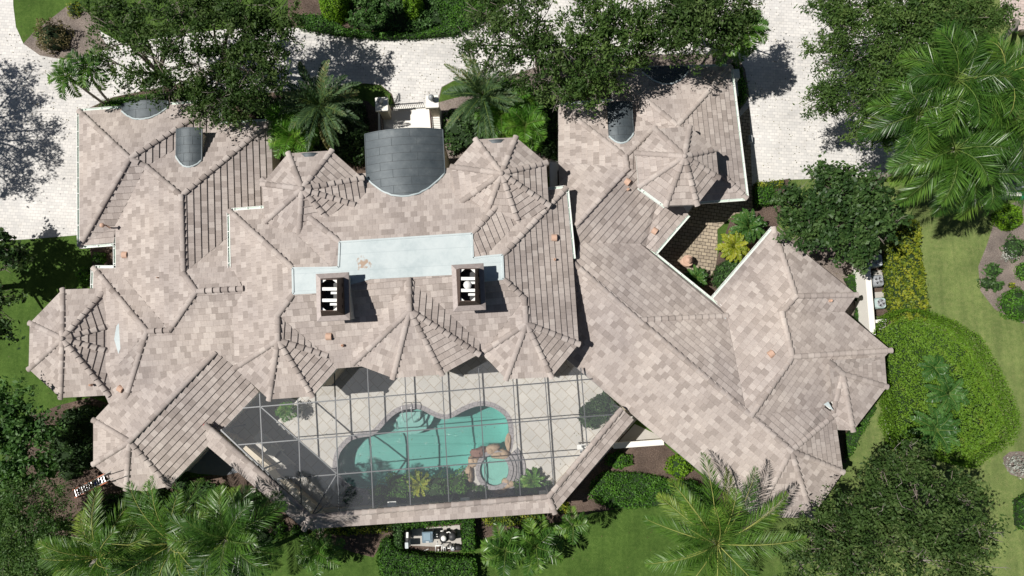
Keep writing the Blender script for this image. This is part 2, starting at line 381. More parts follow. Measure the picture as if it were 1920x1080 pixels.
# ------------------------------------------------------------------ foliage primitives (numpy leaf clouds)
def leaf_mesh(name, ctr, dirv, side, rnd, m, parent=None, origin=(0, 0, 0)):
    """diamond leaves: ctr, half-length vector, half-width vector"""
    n = len(ctr); v = np.empty((n, 4, 3), np.float32)
    o = np.array(origin, np.float32)
    v[:, 0] = ctr - dirv; v[:, 1] = ctr + side; v[:, 2] = ctr + dirv; v[:, 3] = ctr - side
    v -= o
    me = bpy.data.meshes.new(name)
    me.vertices.add(n * 4); me.vertices.foreach_set('co', v.ravel())
    me.loops.add(n * 4); me.loops.foreach_set('vertex_index', np.arange(n * 4, dtype=np.int32))
    me.polygons.add(n); me.polygons.foreach_set('loop_start', np.arange(0, n * 4, 4, dtype=np.int32))
    try: me.polygons.foreach_set('loop_total', np.full(n, 4, dtype=np.int32))
    except Exception: pass
    me.materials.append(m); me.update(calc_edges=True)
    a = me.attributes.new('rnd', 'FLOAT', 'FACE'); a.data.foreach_set('value', rnd.astype(np.float32))
    ob = bpy.data.objects.new(name, me); COL.objects.link(ob); ob.location = origin
    if parent is not None:
        ob.parent = parent; ob.location = Vector(origin) - parent_world(parent)
    return ob

def unit(a): return a / np.maximum(np.linalg.norm(a, axis=-1, keepdims=True), 1e-9)

def scatter_clumps(rng, blobs, sub, per, crad, lsz, low=-.35, squash=.6, up=.5, asp=.42):
    """blobs (x,y,z,r); sub clumps per m2, per leaves each"""
    C = []; D = []; S = []; R = []
    for (x, y, z, r) in blobs:
        k = max(4, int(sub * r * r * 3.1 * 1.85))
        d = unit(rng.normal(size=(k, 3))); d[:, 2] = np.where(d[:, 2] < low, -d[:, 2], d[:, 2])
        rr = r * (.62 + .45 * rng.random((k, 1)) ** .7)
        cc = np.array([x, y, z]) + d * rr * np.array([1, 1, squash])
        tone = rng.random(k) * .75
        for j in range(k):
            q = int(per * 2.3 * (.5 + rng.random())); cr = crad * (.6 + .8 * rng.random())
            ax = unit(d[j] + rng.normal(size=3) * .7)
            t = rng.random((q, 1)) * 2 - 1
            p = cc[j] + ax * t * cr * 1.2 + rng.normal(size=(q, 3)) * cr * .36 * np.array([1, 1, .6])
            n = unit(rng.normal(size=(q, 3)) + np.array([0, 0, up]) + d[j] * .4)
            a = unit(np.cross(n, rng.normal(size=(q, 3)) + ax)); b = np.cross(n, a)
            s = lsz * (.6 + .8 * rng.random((q, 1)))
            C.append(p); D.append(a * s * .5); S.append(b * s * .5 * asp); R.append(np.clip(tone[j] + rng.random(q) * .3, 0, 1))
    return np.concatenate(C), np.concatenate(D), np.concatenate(S), np.concatenate(R)

def tree(name, label, cat, group, base, blobs_px, m, seed, sub=2.2, per=34, crad=.45, lsz=.2, trunk_r=.22, squash=.55, twigs=50, twigm=None, barkm=None, asp=.42, fork=.45):
    rng = np.random.default_rng(seed); rnd = random.Random(seed)
    b0 = P(base[0], base[1], 0); root = empty(name, b0, label, cat, group)
    blobs = []
    for (px, py, rp, z) in blobs_px:
        c = P(px, py, z); blobs.append((c.x, c.y, z, rp * (HC - z) / FPX))
    C, D, S, R = scatter_clumps(rng, blobs, sub, per, crad, lsz, squash=squash, asp=asp)
    leaf_mesh('crown', C, D, S, R, m, root, b0)
    t = MB(); zc = sum(b[2] for b in blobs) / len(blobs); zf = zc * fork
    cx = sum(b[0] for b in blobs) / len(blobs); cy = sum(b[1] for b in blobs) / len(blobs)
    f = Vector((b0.x + (cx - b0.x) * .25, b0.y + (cy - b0.y) * .25, zf))
    t.tube([b0 - Vector((0, 0, .1)), b0 + (f - b0) * .12, b0 + (f - b0) * .5 + Vector((.06, .05, 0)), f], [trunk_r * 1.35, trunk_r, trunk_r * .85, trunk_r * .8], 10)
    for (x, y, z, r) in blobs:
        e = Vector((x, y, z)); mid = f.lerp(e, .5) + Vector((rnd.uniform(-.3, .3), rnd.uniform(-.3, .3), rnd.uniform(-.1, .3)))
        t.tube([f, mid, e], [trunk_r * .5, trunk_r * .3, trunk_r * .13], 6)
        for k in range(7):
            a = rnd.uniform(0, 6.28); q = e + Vector((math.cos(a) * r * .85, math.sin(a) * r * .85, rnd.uniform(-.1, .55) * r))
            st = mid.lerp(e, rnd.uniform(.3, 1)); t.tube([st, st.lerp(q, .5) + Vector((rnd.uniform(-.1, .1), rnd.uniform(-.1, .1), .12)), q], [trunk_r * .14, trunk_r * .1, .012], 5)
    t.build('trunk', barkm or BARK, root, b0)
    if twigs:
        w = MB()
        for k in range(twigs):
            x, y, z, r = blobs[rnd.randrange(len(blobs))]
            d = unit(rng.normal(size=3) + np.array([0, 0, .9])); p = Vector((x, y, z)) + Vector(d * r * np.array([1, 1, squash])) * rnd.uniform(.75, 1.0)
            dd = Vector(unit(rng.normal(size=3) + np.array([0, 0, .2]))) * rnd.uniform(.3, .75)
            q = p + dd + Vector((0, 0, .1)); w.tube([Vector((x, y, z)), p, p + dd * .5 + Vector((rnd.uniform(-.08, .08), rnd.uniform(-.08, .08), .06)), q], [.03, .018, .013, .006], 4)
            for s_ in (-1, 1):
                w.tube([p + dd * .5, p + dd * .75 + Vector((dd.y, -dd.x, 0)) * .3 * s_], [.011, .005], 3)
        w.build('twigs', twigm or TWIG, root, b0)
    return root

def palm(name, label, cat, group, crown, base, m, seed, nf=20, Lf=3.6, ll=.75, lw=.05, nl=46, e0=-.25, e1=1.2, droop=1.0, trunk_r=.14, az=None, twist=0.0, rach=None, vtilt=.35, trunkm=None, shaft=None, sweep=.75, wind=None, hang=.2, dead=1):
    """crown (px,py,z), base (px,py)"""
    rng = np.random.default_rng(seed); rnd = random.Random(seed)
    c = P(*crown); b0 = P(base[0], base[1], 0); root = empty(name, b0, label, cat, group)
    C = []; D = []; S = []; R = []; rb = MB()
    for i in range(nf):
        u = (i + .5) / nf
        a = (i * 2.39996 + rnd.uniform(-.25, .25)) if az is None else az[i % len(az)] + rnd.uniform(-.12, .12)
        el = e1 + (e0 - e1) * u ** .8 + rnd.uniform(-.12, .12)
        Lk = Lf * rnd.uniform(.8, 1.08) * (.8 + .2 * min(1, u * 3))
        pts = [np.array(c)]; d = np.array([math.cos(a) * math.cos(el), math.sin(a) * math.cos(el), math.sin(el)]); ns = 12
        ds = []
        for s_ in range(ns):
            t = (s_ + 1) / ns; d = d + np.array([0, 0, -1]) * droop * .13 * (.3 + t) 
            if wind is not None: d = d + np.array(wind) * .05 * t
            d = d / np.linalg.norm(d); ds.append(d.copy()); pts.append(pts[-1] + d * Lk / ns)
        ds = [ds[0]] + ds; pts = np.array(pts); ds = np.array(ds)
        rb.tube([tuple(p) for p in pts[::2]], list(np.linspace(.026, .006, len(pts[::2]))), 4)
        t = np.linspace(.1, 1, nl); idx = t * ns; i0 = np.minimum(idx.astype(int), ns - 1); fr = (idx - i0)[:, None]
        pp = pts[i0] * (1 - fr) + pts[i0 + 1] * fr; dd = unit(ds[i0] * (1 - fr) + ds[i0 + 1] * fr)
        side = unit(np.cross(dd, np.array([0, 0, 1.0]))); upv = np.cross(side, dd)
        roll = rnd.uniform(-1, 1) * twist
        sd2 = side * math.cos(roll) + upv * math.sin(roll); up2 = upv * math.cos(roll) - side * math.sin(roll)
        prof = np.sin(np.pi * (.12 + .86 * t) ** .8)[:, None] ** .6
        tone = rnd.random() * .6 - .05 if i < nf - dead * 3 or m.name.startswith('bright') else .75
        keep = rng.random(nl) > .06
        for sg in (-1, 1):
            ln = ll * prof * (.85 + .3 * rng.random((nl, 1)))
            dv = unit(sd2 * sg + dd * sweep + up2 * (vtilt + .18 * rng.normal(size=(nl, 1))) + np.array([0, 0, -1.0]) * hang * (.25 + 1.3 * rng.random((nl, 1))) + rng.normal(size=(nl, 3)) * .10)
            wv = unit(np.cross(dv, up2 + rng.normal(size=(nl, 3)) * .35)) * lw * .5
            C.append(pp + dv * ln * .5); D.append(dv * ln * .5); S.append(wv * np.ones((nl, 1))); R.append(np.clip(tone + .35 * rng.random(nl) + .12 * t, 0, 1))
    leaf_mesh('fronds', np.concatenate(C), np.concatenate(D), np.concatenate(S), np.concatenate(R), m, root, b0)
    rb.build('midribs', rach or (RACHIS if m.name.startswith('yellow') else RACHIS_G), root, b0)
    t = MB(); k = 9; pts = []
    for i in range(k + 1):
        u = i / k; q = b0.lerp(c, u); q.z = c.z * u; q += (c - b0) * .12 * math.sin(u * math.pi) * (-1 if i else 0); q.z = c.z * u; pts.append(q)
    t.tube([pts[0] - Vector((0, 0, .1))] + pts[1:], [trunk_r * 1.5] + [trunk_r * (1.1 - .25 * i / k) for i in range(1, k + 1)], 9)
    t.build('trunk', trunkm or PTRUNK, root, b0)
    if shaft:
        s2 = MB(); s2.tube([pts[-2], c], [trunk_r * .9, trunk_r * .6], 8); s2.build('crownshaft', shaft, root, b0)
    return root

def in_poly(x, y, poly):
    ins = np.zeros(len(x), bool); n = len(poly)
    for i in range(n):
        x1, y1 = poly[i]; x2, y2 = poly[(i + 1) % n]
        c = ((y1 > y) != (y2 > y)) & (x < (x2 - x1) * (y - y1) / (y2 - y1 + 1e-12) + x1); ins ^= c
    return ins

def bed(name, label, cat, pts_px, h, m, seed, dens=220, lsz=.12, lump=.12, group=None, kind=None, z0=0.0, up=.9, side=True, asp=.55, round_=False, core=True, hn=2.2):
    """low clipped hedge or leafy groundcover over a traced ground polygon"""
    rng = np.random.default_rng(seed)
    poly = [P(x, y, z0 + h) for x, y in pts_px]; pl = [(p.x, p.y) for p in poly]
    xs = [p[0] for p in pl]; ys = [p[1] for p in pl]; cx = sum(xs) / len(xs); cy = sum(ys) / len(ys)
    A = (max(xs) - min(xs)) * (max(ys) - min(ys)); n = int(A * dens)
    x = rng.uniform(min(xs), max(xs), n); y = rng.uniform(min(ys), max(ys), n); k = in_poly(x, y, pl); x = x[k]; y = y[k]
    ph = rng.random(6) * 6.28
    lumpf = np.sin(x * hn + ph[0]) * np.cos(y * hn * 1.1 + ph[1]) + .6 * np.sin(x * hn * 2.3 + y * 1.7 * hn + ph[2]) + .4 * np.cos(y * hn * 3.1 - x * hn * 2.9 + ph[3])
    # distance to the outline softens the rim
    dm = np.full(len(x), 9.0)
    for i in range(len(pl)):
        ax, ay = pl[i]; bx, by = pl[(i + 1) % len(pl)]; l2 = (bx - ax) ** 2 + (by - ay) ** 2 + 1e-9
        t = np.clip(((x - ax) * (bx - ax) + (y - ay) * (by - ay)) / l2, 0, 1); dm = np.minimum(dm, np.hypot(x - ax - t * (bx - ax), y - ay - t * (by - ay)))
    rim = 1 - np.exp(-dm / (1.3 if round_ else .1)) * (.85 if round_ else .3)
    z = z0 + h * rim + lumpf * lump * .5 + rng.normal(size=len(x)) * lsz * .35
    z = np.maximum(z, z0 + .02)
    C = [np.stack([x, y, z], 1)]; Nn = [unit(rng.normal(size=(len(x), 3)) * .75 + np.array([0, 0, up]))]; tn = [.35 + .16 * lumpf + .35 * (rng.random(len(x)) - .3)]
    if side:
        for i in range(len(pl)):
            ax, ay = pl[i]; bx, by = pl[(i + 1) % len(pl)]; l = math.hypot(bx - ax, by - ay); q = int(l * h * dens * .6) + 1
            t = rng.random(q); zz = z0 + rng.random(q) * h; nx, ny = (by - ay) / (l + 1e-9), -(bx - ax) / (l + 1e-9)
            jx = rng.normal(size=q) * .05
            C.append(np.stack([ax + (bx - ax) * t + nx * jx, ay + (by - ay) * t + ny * jx, zz], 1)); Nn.append(unit(rng.normal(size=(q, 3)) * .6 + np.array([nx, ny, .3]))); tn.append(rng.random(q) * .6)
    C = np.concatenate(C); Nn = np.concatenate(Nn); tn = np.clip(np.concatenate(tn), 0, 1)
    a = unit(np.cross(Nn, rng.normal(size=Nn.shape))); b = np.cross(Nn, a); s = lsz * (.6 + .8 * rng.random((len(C), 1)))
    o = P(sum(p[0] for p in pts_px) / len(pts_px), sum(p[1] for p in pts_px) / len(pts_px), 0)
    root = empty(name, o, label, cat, group) if kind is None else None
    if kind is None: leaf_mesh('foliage', C, a * s * .5, b * s * .5 * asp, tn, m, root, o)
    else:
        ob = leaf_mesh(name, C, a * s * .5, b * s * .5 * asp, tn, m, None, o); tag(ob, label, cat, group, kind); root = ob
    if core:
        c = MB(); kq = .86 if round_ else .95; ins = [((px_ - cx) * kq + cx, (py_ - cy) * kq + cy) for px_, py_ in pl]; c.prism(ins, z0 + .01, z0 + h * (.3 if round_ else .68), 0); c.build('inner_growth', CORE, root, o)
    return root

def shrub(name, label, px, py, rp, h, m, seed, dens=330, lsz=.12, group=None, sx=1.0, cat='shrub', asp=.55, z0=0.0, lean=(0, 0), puff=.08, core=True):
    rng = np.random.default_rng(seed); b0 = P(px, py, z0); r = rp * (HC - z0) / FPX
    root = empty(name, b0, label, cat, group)
    n = int(dens * r * r * 4 * (1 + h * .5)); d = unit(rng.normal(size=(n, 3))); d[:, 2] = np.abs(d[:, 2])
    lum = 1 + puff * (np.sin(d[:, 0] * 6 + seed) + np.cos(d[:, 1] * 7 + seed * 2) + np.sin(d[:, 2] * 8 + d[:, 0] * 5))
    p = np.array(b0) + d * np.array([r * sx, r / sx, h]) * lum[:, None] * (.9 + .14 * rng.random((n, 1)))
    nn = unit(d + rng.normal(size=(n, 3)) * .7); a = unit(np.cross(nn, rng.normal(size=(n, 3)))); b = np.cross(nn, a); s = lsz * (.6 + .8 * rng.random((n, 1)))
    leaf_mesh('foliage', p, a * s * .5, b * s * .5 * asp, np.clip(.3 + lum * .0 + .3 * rng.random(n) + .25 * (lum - 1) / max(puff, .01) * .5, 0, 1), m, root, b0)
    if core:
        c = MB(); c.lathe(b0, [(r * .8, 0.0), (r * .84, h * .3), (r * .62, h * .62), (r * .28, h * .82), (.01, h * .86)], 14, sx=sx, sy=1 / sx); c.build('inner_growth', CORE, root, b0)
    return root

def sheet(name, pts_px, m, z, lift=0.0, kind='structure'):
    b = MB(); b.poly([P(x, y, 0).xy.to_3d() + Vector((0, 0, z)) for x, y in pts_px]); o = b.build(name, m)
    return tag(o, kind=kind)

def smooth_loop(pts, n=4):
    out = []; k = len(pts)
    for i in range(k):
        p0, p1, p2, p3 = (Vector(pts[(i + j - 1) % k]) for j in range(4))
        for s_ in range(n):
            t = s_ / n; out.append(.5 * ((2 * p1) + (p2 - p0) * t + (2 * p0 - 5 * p1 + 4 * p2 - p3) * t * t + (3 * p1 - p0 - 3 * p2 + p3) * t ** 3))
    return [(p[0], p[1]) for p in out]

V={'a1':(149,209,3),'a2':(411,191,3),'a3':(411,233,3),'a4':(150,461,3),'a5':(214,455,3),'A':(243,297,4.75),'J0':(274,312,4.42),'b0':(217,423,3.13),'b5':(218,503,3),'B1':(340,367,4.99),'B2':(344,513,5),'B3':(368,546,5.51),'B4':(318,619,4.65),'a7':(508,228,3),'b8':(514,390,3),'b9':(434,440,3.99),'c1':(455,541,5.38),'c2':(440,500,4.95),'d1':(446,692,3.69),'d2':(405,660,4.21),'d3':(237,745,3.24),'d4':(275,621,4.65),'w1':(222,685,3.71),'w2':(205,757,3),'e1':(176,503,3),'e3':(174,690,3),'F':(243,828,4.18),'f1':(176,788,3),'f2':(176,870,3),'f3':(218,910,3),'f3b':(237,917,3),'f4':(270,921,3),'f5':(318,912,3),'f6':(486,735,3),'m1':(431,396,5),'m2':(495,391,5),'m3':(553,437,5.75),'m4':(622,502,6.74),'m5':(549,503,6.74),'m6':(550,551,6.74),'m7':(521,591,6.27),'m8':(521,638,6.26),'m9':(441,690,5),'m10':(505,749,5),'m11':(586,743,5),'m12':(632,691,5),'t1':(612,666,5.31),'n0':(635,501,6.74),'n1':(637,454,6.74),'n2':(885,438,6.74),'n3':(887,484,6.74),'n4':(909,481,6.74),'n5':(942,478,6.74),'n6':(944,523,6.74),'n7':(905,527,6.74),'s2':(848,514,6.74),'s1':(695,522,6.74),'s0':(600,548,6.74),'kc':(492,337,5),'ke':(1005,305,5),'q2':(1027,357,5),'q1':(1061,353,5),'q3':(1074,485,5),'q4':(1085,645,5),'m20':(987,607,6.2),'m19':(983,560,6.19),'r1':(903,667,5),'u1':(903,662,5),'u2':(949,711,5),'u3':(1034,707,5),'t6':(768,582,6.83),'t6n':(767,520,6.89),'x1':(663,681,5.3),'x0':(661,655,5.3),'x2':(737,709,5.3),'x3':(829,702,5.3),'x4':(898,664,5.3),'x5':(900,637,5.3),'g1':(1047,198,3),'g2':(1150,190,3),'G1':(1172,293,4.63),'G2':(1228,237,3.94),'G3':(1176,316,4.66),'G4':(1079,423,4.74),'gw':(1047,303,3),'gv':(1050,430,4.48),'gE':(1245,330,3.67),'h1':(1140,131,3),'h2':(1369,125,3),'h3':(1399,371,3),'h4':(1270,380,3),'H1':(1270,235,4.5),'H2':(1300,275,4.28),'J1':(1087,455,4.33),'J2':(1200,457,3.25),'gs1':(1228,474,3),'gs2':(1290,402,3),'j2':(1210,463,3),'J3':(1350,577,3),'J4':(1362,592,3.29),'K0':(1197,600,4.78),'J5':(1077,495,4.71),'J6':(1045,468,4.81),'k2':(1397,765,4.93),'L4a':(1408,780,4.91),'L4':(1483,845,4.6),'e2':(1415,970,3),'nw':(1050,664,3),'L0':(1450,428,3),'l1':(1337,560,3),'L1':(1492,555,4.28),'L2':(1466,586,4.3),'L3':(1486,669,5.01),'p1':(1606,553,3),'p2':(1583,585,3),'p3':(1670,657,3),'p4':(1658,669,3),'s5':(1545,763,3.41),'s3':(1565,777,3),'s4':(1580,885,3),'s6':(1522,970,3),'T8':(1580,701,4.32),'T8n':(1553,676,4.99),'y1':(1562,771,3.05),'y2':(1571,806,3.05),'y3':(1599,807,3.05),'y4':(1662,725,3.05)}
FC={'A_W':('a1 A a4','a4 a1'),
'A_N':('a1 a2 A','a1 a2'),
'A_E':('a2 a3 J0 A','a2 a3'),
'A_S':('a4 A J0 b0 a5','a4 a5'),
'B_W':('b0 J0 B1 B2 B3 B4 b5','b5 b0'),
'B_N':('a3 a7 B1 J0','a3 a7'),
'B_E':('B1 a7 b8 b9 B2','a7 b8'),
'C':('B2 b9 c2 c1 B3','|B3 c1'),
'D':('B3 c1 d1 d2 d3 d4 B4','|B3 c1'),
'E':('e1 b5 B4 d4','e1 b5'),
'W1':('e1 d4 w1 e3','e1 e3'),
'W2':('w1 d4 d3 w2 e3',None),
'F_NW':('d3 d2 F f1 w2','f1 w2'),
'F_W':('f1 F f2','f1 f2'),
'F_SW':('f2 F f3b f3','f2 f3'),
'F_S':('f3b F f5 f4','f3b f5'),
'F_SE':('F d2 d1 f6 f5','f5 f6'),
'M_W':('m1 m5 m6 m7 m8 m9','m9 m1'),
'M_N1':('m1 m2 m3 m4 m5','m1 m2'),
'M_CW':('m2 kc n1 n0 m4 m3','m2 kc'),
'M_CN':('kc ke n2 n1','kc ke'),
'M_CE':('ke q2 n4 n3 n2','ke q2'),
'M_NE':('q2 q1 n5 n4','q2 q1'),
'M_E':('q1 q3 q4 m20 m19 n6 n5','q4 q1'),
'M_S':('m6 s0 s1 s2 n7 n6 m19 r1 m12 m7','m12 r1'),
'TL_E':('m7 m12 t1 m8',None),
'TL_SE':('m8 t1 m12 m11','m11 m12'),
'TL_S':('m8 m11 m10','m10 m11'),
'TL_SW':('m8 m10 m9','m9 m10'),
'T5_W':('m19 m20 u1 r1',None),
'T5_SW':('m20 u2 u1','u1 u2'),
'T5_S':('m20 u3 u2','u2 u3'),
'T5_SE':('m20 q4 u3','u3 q4'),
'T6_W':('t6n t6 x1 x0','x0 x1'),
'T6_SW':('t6 x2 x1','x1 x2'),
'T6_S':('t6 x3 x2','x2 x3'),
'T6_SE':('t6 x4 x3','x3 x4'),
'T6_E':('t6n x5 x4 t6','x4 x5'),
'G_N':('g1 g2 G2 G1','g1 g2'),
'H_W':('h1 H1 G2 g2','g2 h1'),
'H_N':('h1 h2 H1','h1 h2'),
'H_E':('h2 h3 H2 H1','h2 h3'),
'H_S':('h3 h4 H2','h3 h4'),
'H_I':('H1 H2 h4 gE G2',None),
'G_W':('g1 G1 G3 gw','g1 gw'),
'G_NW':('gw G3 G4 gv','|G3 G4'),
'G_E':('G1 G2 gE G3',None),
'G_SE':('G3 gE gs2 gs1 j2 J2 J1 G4','gs1 gs2'),
'J':('J5 J1 J2 j2 J3 J4 K0','j2 J3'),
'K':('K0 J4 k2 L4a','|K0 L4a'),
'N':('J5 K0 L4a L4 e2 nw J6','nw e2'),
'L_NW':('L0 L1 L2 L3 L4a k2 J4 J3 l1','L0 l1'),
'L_NE':('L0 p1 L1','L0 p1'),
'L_2':('L1 p1 p2 L2','p1 p2'),
'L_3':('L2 p2 p3 L3','p2 p3'),
'L_SE':('L3 p3 p4 s5 L4a','|L3 L4a'),
'S_NE':('L4a s5 s3 L4','|L4a L4'),
'S_E':('L4 s3 s4','s3 s4'),
'S_SE':('L4 s4 s6','s4 s6'),
'S_S':('L4 s6 e2','s6 e2'),
'T8_N':('T8n p4 T8',None),
'T8_E':('T8 p4 y4','p4 y4'),
'T8_SE':('T8 y4 y3','y4 y3'),
'T8_S':('T8 y3 y2 y1','y2 y3'),
'T8_W':('T8n T8 y1',None)}

# ------------------------------------------------------------------ ground, paving, beds
POOLW = [(633, 880), (636, 854), (646, 838), (659, 826), (679, 820), (697, 817), (710, 808), (726, 790), (742, 776), (760, 768), (779, 767), (795, 771), (811, 780), (830, 786), (846, 784), (866, 773), (887, 764), (905, 761), (925, 765), (944, 778), (952, 793), (954, 811), (953, 830), (948, 846), (930, 846), (913, 839), (895, 843), (885, 857), (877, 873), (864, 886), (848, 896), (830, 901), (808, 906), (780, 912), (745, 917), (700, 918), (664, 912), (643, 898)]
POOL = smooth_loop([tuple(P(x, y, 0).xy) for x, y in POOLW], 3)
def grow(loop, d):
    n = len(loop); ar = sum(loop[i][0] * loop[(i + 1) % n][1] - loop[(i + 1) % n][0] * loop[i][1] for i in range(n)); sg = 1 if ar > 0 else -1
    out = []
    for i in range(n):
        a, b = loop[i - 1], loop[(i + 1) % n]; t = Vector((b[0] - a[0], b[1] - a[1])).normalized()
        out.append((loop[i][0] + t.y * d * sg, loop[i][1] - t.x * d * sg))
    return out
def ring_sheet(name, outer, hole, z, m, kind='structure'):
    o = [Vector((p[0], p[1], z)) for p in outer]; h = [Vector((p[0], p[1], z)) for p in hole]
    allp = o + h; b = MB()
    for t in tessellate_polygon([o, h]):
        a, q, c = (allp[i] for i in t)
        if (q - a).cross(c - a).z < 0: q, c = c, q
        b.add([a, q, c], [(0, 1, 2)])
    ob = b.build(name, m); return tag(ob, kind=kind)
ring_sheet('ground', [(-1500, -1500), (1500, -1500), (1500, 1500), (-1500, 1500)], POOL, 0.0, LAWN)
DK = [tuple(P(x, y, 0).xy) for x, y in [(395, 790), (480, 700), (560, 640), (1120, 640), (1200, 780), (1045, 955), (1030, 960), (585, 995), (570, 985)]]
ring_sheet('pool_deck', DK, grow(POOL, .30), .016, DECK)
cp = MB(); i1 = grow(POOL, .30); i0 = POOL; nn_ = len(POOL)
for k in range(nn_):
    j = (k + 1) % nn_; a, b, c, d = i0[k], i0[j], i1[j], i1[k]
    cp.add([(*a, .03), (*b, .03), (*c, .03), (*d, .03)], [(0, 3, 2, 1) if Vector((b[0]-a[0], b[1]-a[1], 0)).cross(Vector((d[0]-a[0], d[1]-a[1], 0))).z < 0 else (0, 1, 2, 3)])
    cp.add([(*a, -.3), (*b, -.3), (*b, .03), (*a, .03)], [(0, 1, 2, 3)]); cp.add([(*d, 0), (*c, 0), (*c, .03), (*d, .03)], [(0, 1, 2, 3)])
pool_root = empty('swimming_pool', P(790, 840, 0), 'freeform swimming pool with turquoise water under the screened enclosure', 'pool')
cp.build('coping', COPING, pool_root, P(790, 840, 0))
b = MB()
for k in range(nn_):
    j = (k + 1) % nn_; a, c = POOL[k], POOL[j]; b.add([(*a, -2.4), (*c, -2.4), (*c, .0), (*a, .0)], [(0, 1, 2, 3), (3, 2, 1, 0)][:1])

xm0, xm1 = min(p[0] for p in POOL), max(p[0] for p in POOL)
def pdep(x): return -(1.15 + 1.1 * min(1, max(0, ((x - xm0) / (xm1 - xm0) - .45) / .45)))
pv = [Vector((x, y, 0)) for x, y in POOL]
for t_ in tessellate_polygon([pv]):
    q_ = [pv[i] for i in t_]
    if (q_[1] - q_[0]).cross(q_[2] - q_[0]).z < 0: q_.reverse()
    b.add([(v.x, v.y, pdep(v.x)) for v in q_], [(0, 1, 2)])
b.build('basin', POOLP, pool_root, P(790, 840, 0))
st = MB()   # curved entry steps at the north bulge
for k, (r, z) in enumerate(((1.45, -.85), (1.08, -.6), (.72, -.38))):
    c0 = P(768, 775, 0); c0.y += .1; pts = [(c0.x + r * math.cos(a), c0.y + r * math.sin(a)) for a in np.linspace(math.pi, 2 * math.pi, 17)]
    pts = [p for p in pts]; keep = in_poly(np.array([p[0] for p in pts]), np.array([p[1] for p in pts]), POOL)
    pts = [p for p, q in zip(pts, keep) if q]
    if len(pts) > 3: st.prism([(c0.x - .2, c0.y - .05), *pts, (c0.x + .2, c0.y - .05)], -1.4, z)
st.build('entry_steps', POOLP, pool_root, P(790, 840, 0))
b = MB(); b.prism(grow(POOL, -.004), -2.38, -.14); b.poly([(x, y, -2.38) for x, y in grow(POOL, -.004)][::-1]); b.build('water', WATER, pool_root, P(790, 840, 0))
hr = MB(); c0 = P(766, 769, 0)
for dx in (-.28, .28):
    hr.tube([c0 + Vector((dx, .45, 0)), c0 + Vector((dx, .45, .75)), c0 + Vector((dx, .2, .88)), c0 + Vector((dx, -.3, .6)), c0 + Vector((dx, -.75, -.3))], .022, 6)
hr.build('handrail', ALU, pool_root, P(790, 840, 0))

sheet('driveway', [(-500, -400), (-500, 480), (60, 448), (155, 440), (320, 440), (330, 260), (1050, 270), (1412, 348), (1480, 337), (1640, 331), (1720, 300), (1800, 200), (1660, -100), (1640, -400)], PAVER, .006)
sheet('driveway_paving_beyond', [(1872, -60), (1876, 30), (1905, 62), (1940, 70), (2100, 60), (2100, -60)], paver_mat('pinkish_pavers', (.60, .50, .46), (.52, .44, .41), (.3, .25, .22), .32, .2, .1), .006)
sheet('island_lawn', [(22, -150), (25, 10), (30, 50), (44, 82), (62, 62), (90, 40), (125, 12), (150, 8), (190, 60), (230, 82), (360, 62), (450, 52), (560, 52), (640, 64), (700, 68), (850, 62), (930, 20), (1000, -20), (1400, -60), (1420, -200), (22, -260)], LAWN, .012)
sheet('island_mulch_bed', [(44, 82), (62, 62), (90, 40), (125, 12), (150, 8), (182, 40), (190, 70), (205, 90), (170, 104), (120, 112), (75, 104)], MULCHG, .018)
sheet('island_hedge_soil', [(540, -60), (540, 50), (640, 64), (700, 67), (850, 62), (930, 20), (960, -60)], MULCH, .017)
sheet('front_bed_left', [(155, 208), (212, 182), (330, 158), (470, 176), (600, 166), (680, 156), (714, 159), (735, 176), (742, 200), (742, 340), (300, 330), (160, 260)], MULCH, .012)
sheet('front_bed_lawn_left', [(660, 162), (685, 157), (714, 160), (733, 177), (740, 200), (700, 200), (690, 190), (660, 185)], LAWN, .017)
sheet('front_bed_right', [(822, 340), (821, 186), (828, 163), (850, 151), (940, 146), (1050, 112), (1200, 102), (1380, 102), (1397, 130), (1405, 182), (1388, 205), (1340, 260), (1200, 300), (1050, 330)], MULCHG, .012)
sheet('front_bed_lawn_right', [(822, 192), (829, 164), (850, 152), (905, 148), (900, 175), (860, 182)], LAWN, .017)
sheet('courtyard_paving', [(1405, 200), (1412, 400), (1380, 400), (1345, 430), (1345, 478), (1342, 500), (1332, 520), (1318, 523), (1290, 520), (1240, 520), (1210, 470), (1240, 380)], PAVER2, .010)
sheet('courtyard_soil', [(1412, 345), (1480, 335), (1460, 420), (1350, 590), (1290, 540), (1335, 520), (1346, 478), (1370, 410), (1410, 400)], MULCH, .0085)
sheet('side_bed_soil', [(1455, 420), (1500, 460), (1620, 440), (1625, 640), (1600, 650), (1570, 560)], MULCHG, .008)
sheet('air_conditioner_gravel', [(1628, 470), (1662, 470), (1676, 620), (1640, 625)], MULCH, .011)
for k, (y, s_) in enumerate(((508, 16), (548, 17), (595, 24))):
    o = sheet('stepping_slab', [(1635 + k * 3, y), (1653 + k * 3, y - 1), (1656 + k * 3, y + s_), (1638 + k * 3, y + s_)], CONC, .018)
sheet('right_mulch_bed', [(1868, 405), (1850, 460), (1834, 500), (1838, 545), (1865, 580), (1925, 610), (2050, 640), (2050, 330), (1900, 380)], MULCHG, .008)
sheet('left_side_mulch', [(168, 462), (216, 452), (218, 505), (175, 505)], MULCH, .008)
sheet('south_west_bed', [(170, 745), (205, 757), (176, 790), (175, 870), (230, 920), (330, 900), (480, 880), (570, 985), (500, 1010), (430, 1060), (200, 1010), (60, 1000), (0, 900), (60, 780), (110, 760)], MULCH, .008)
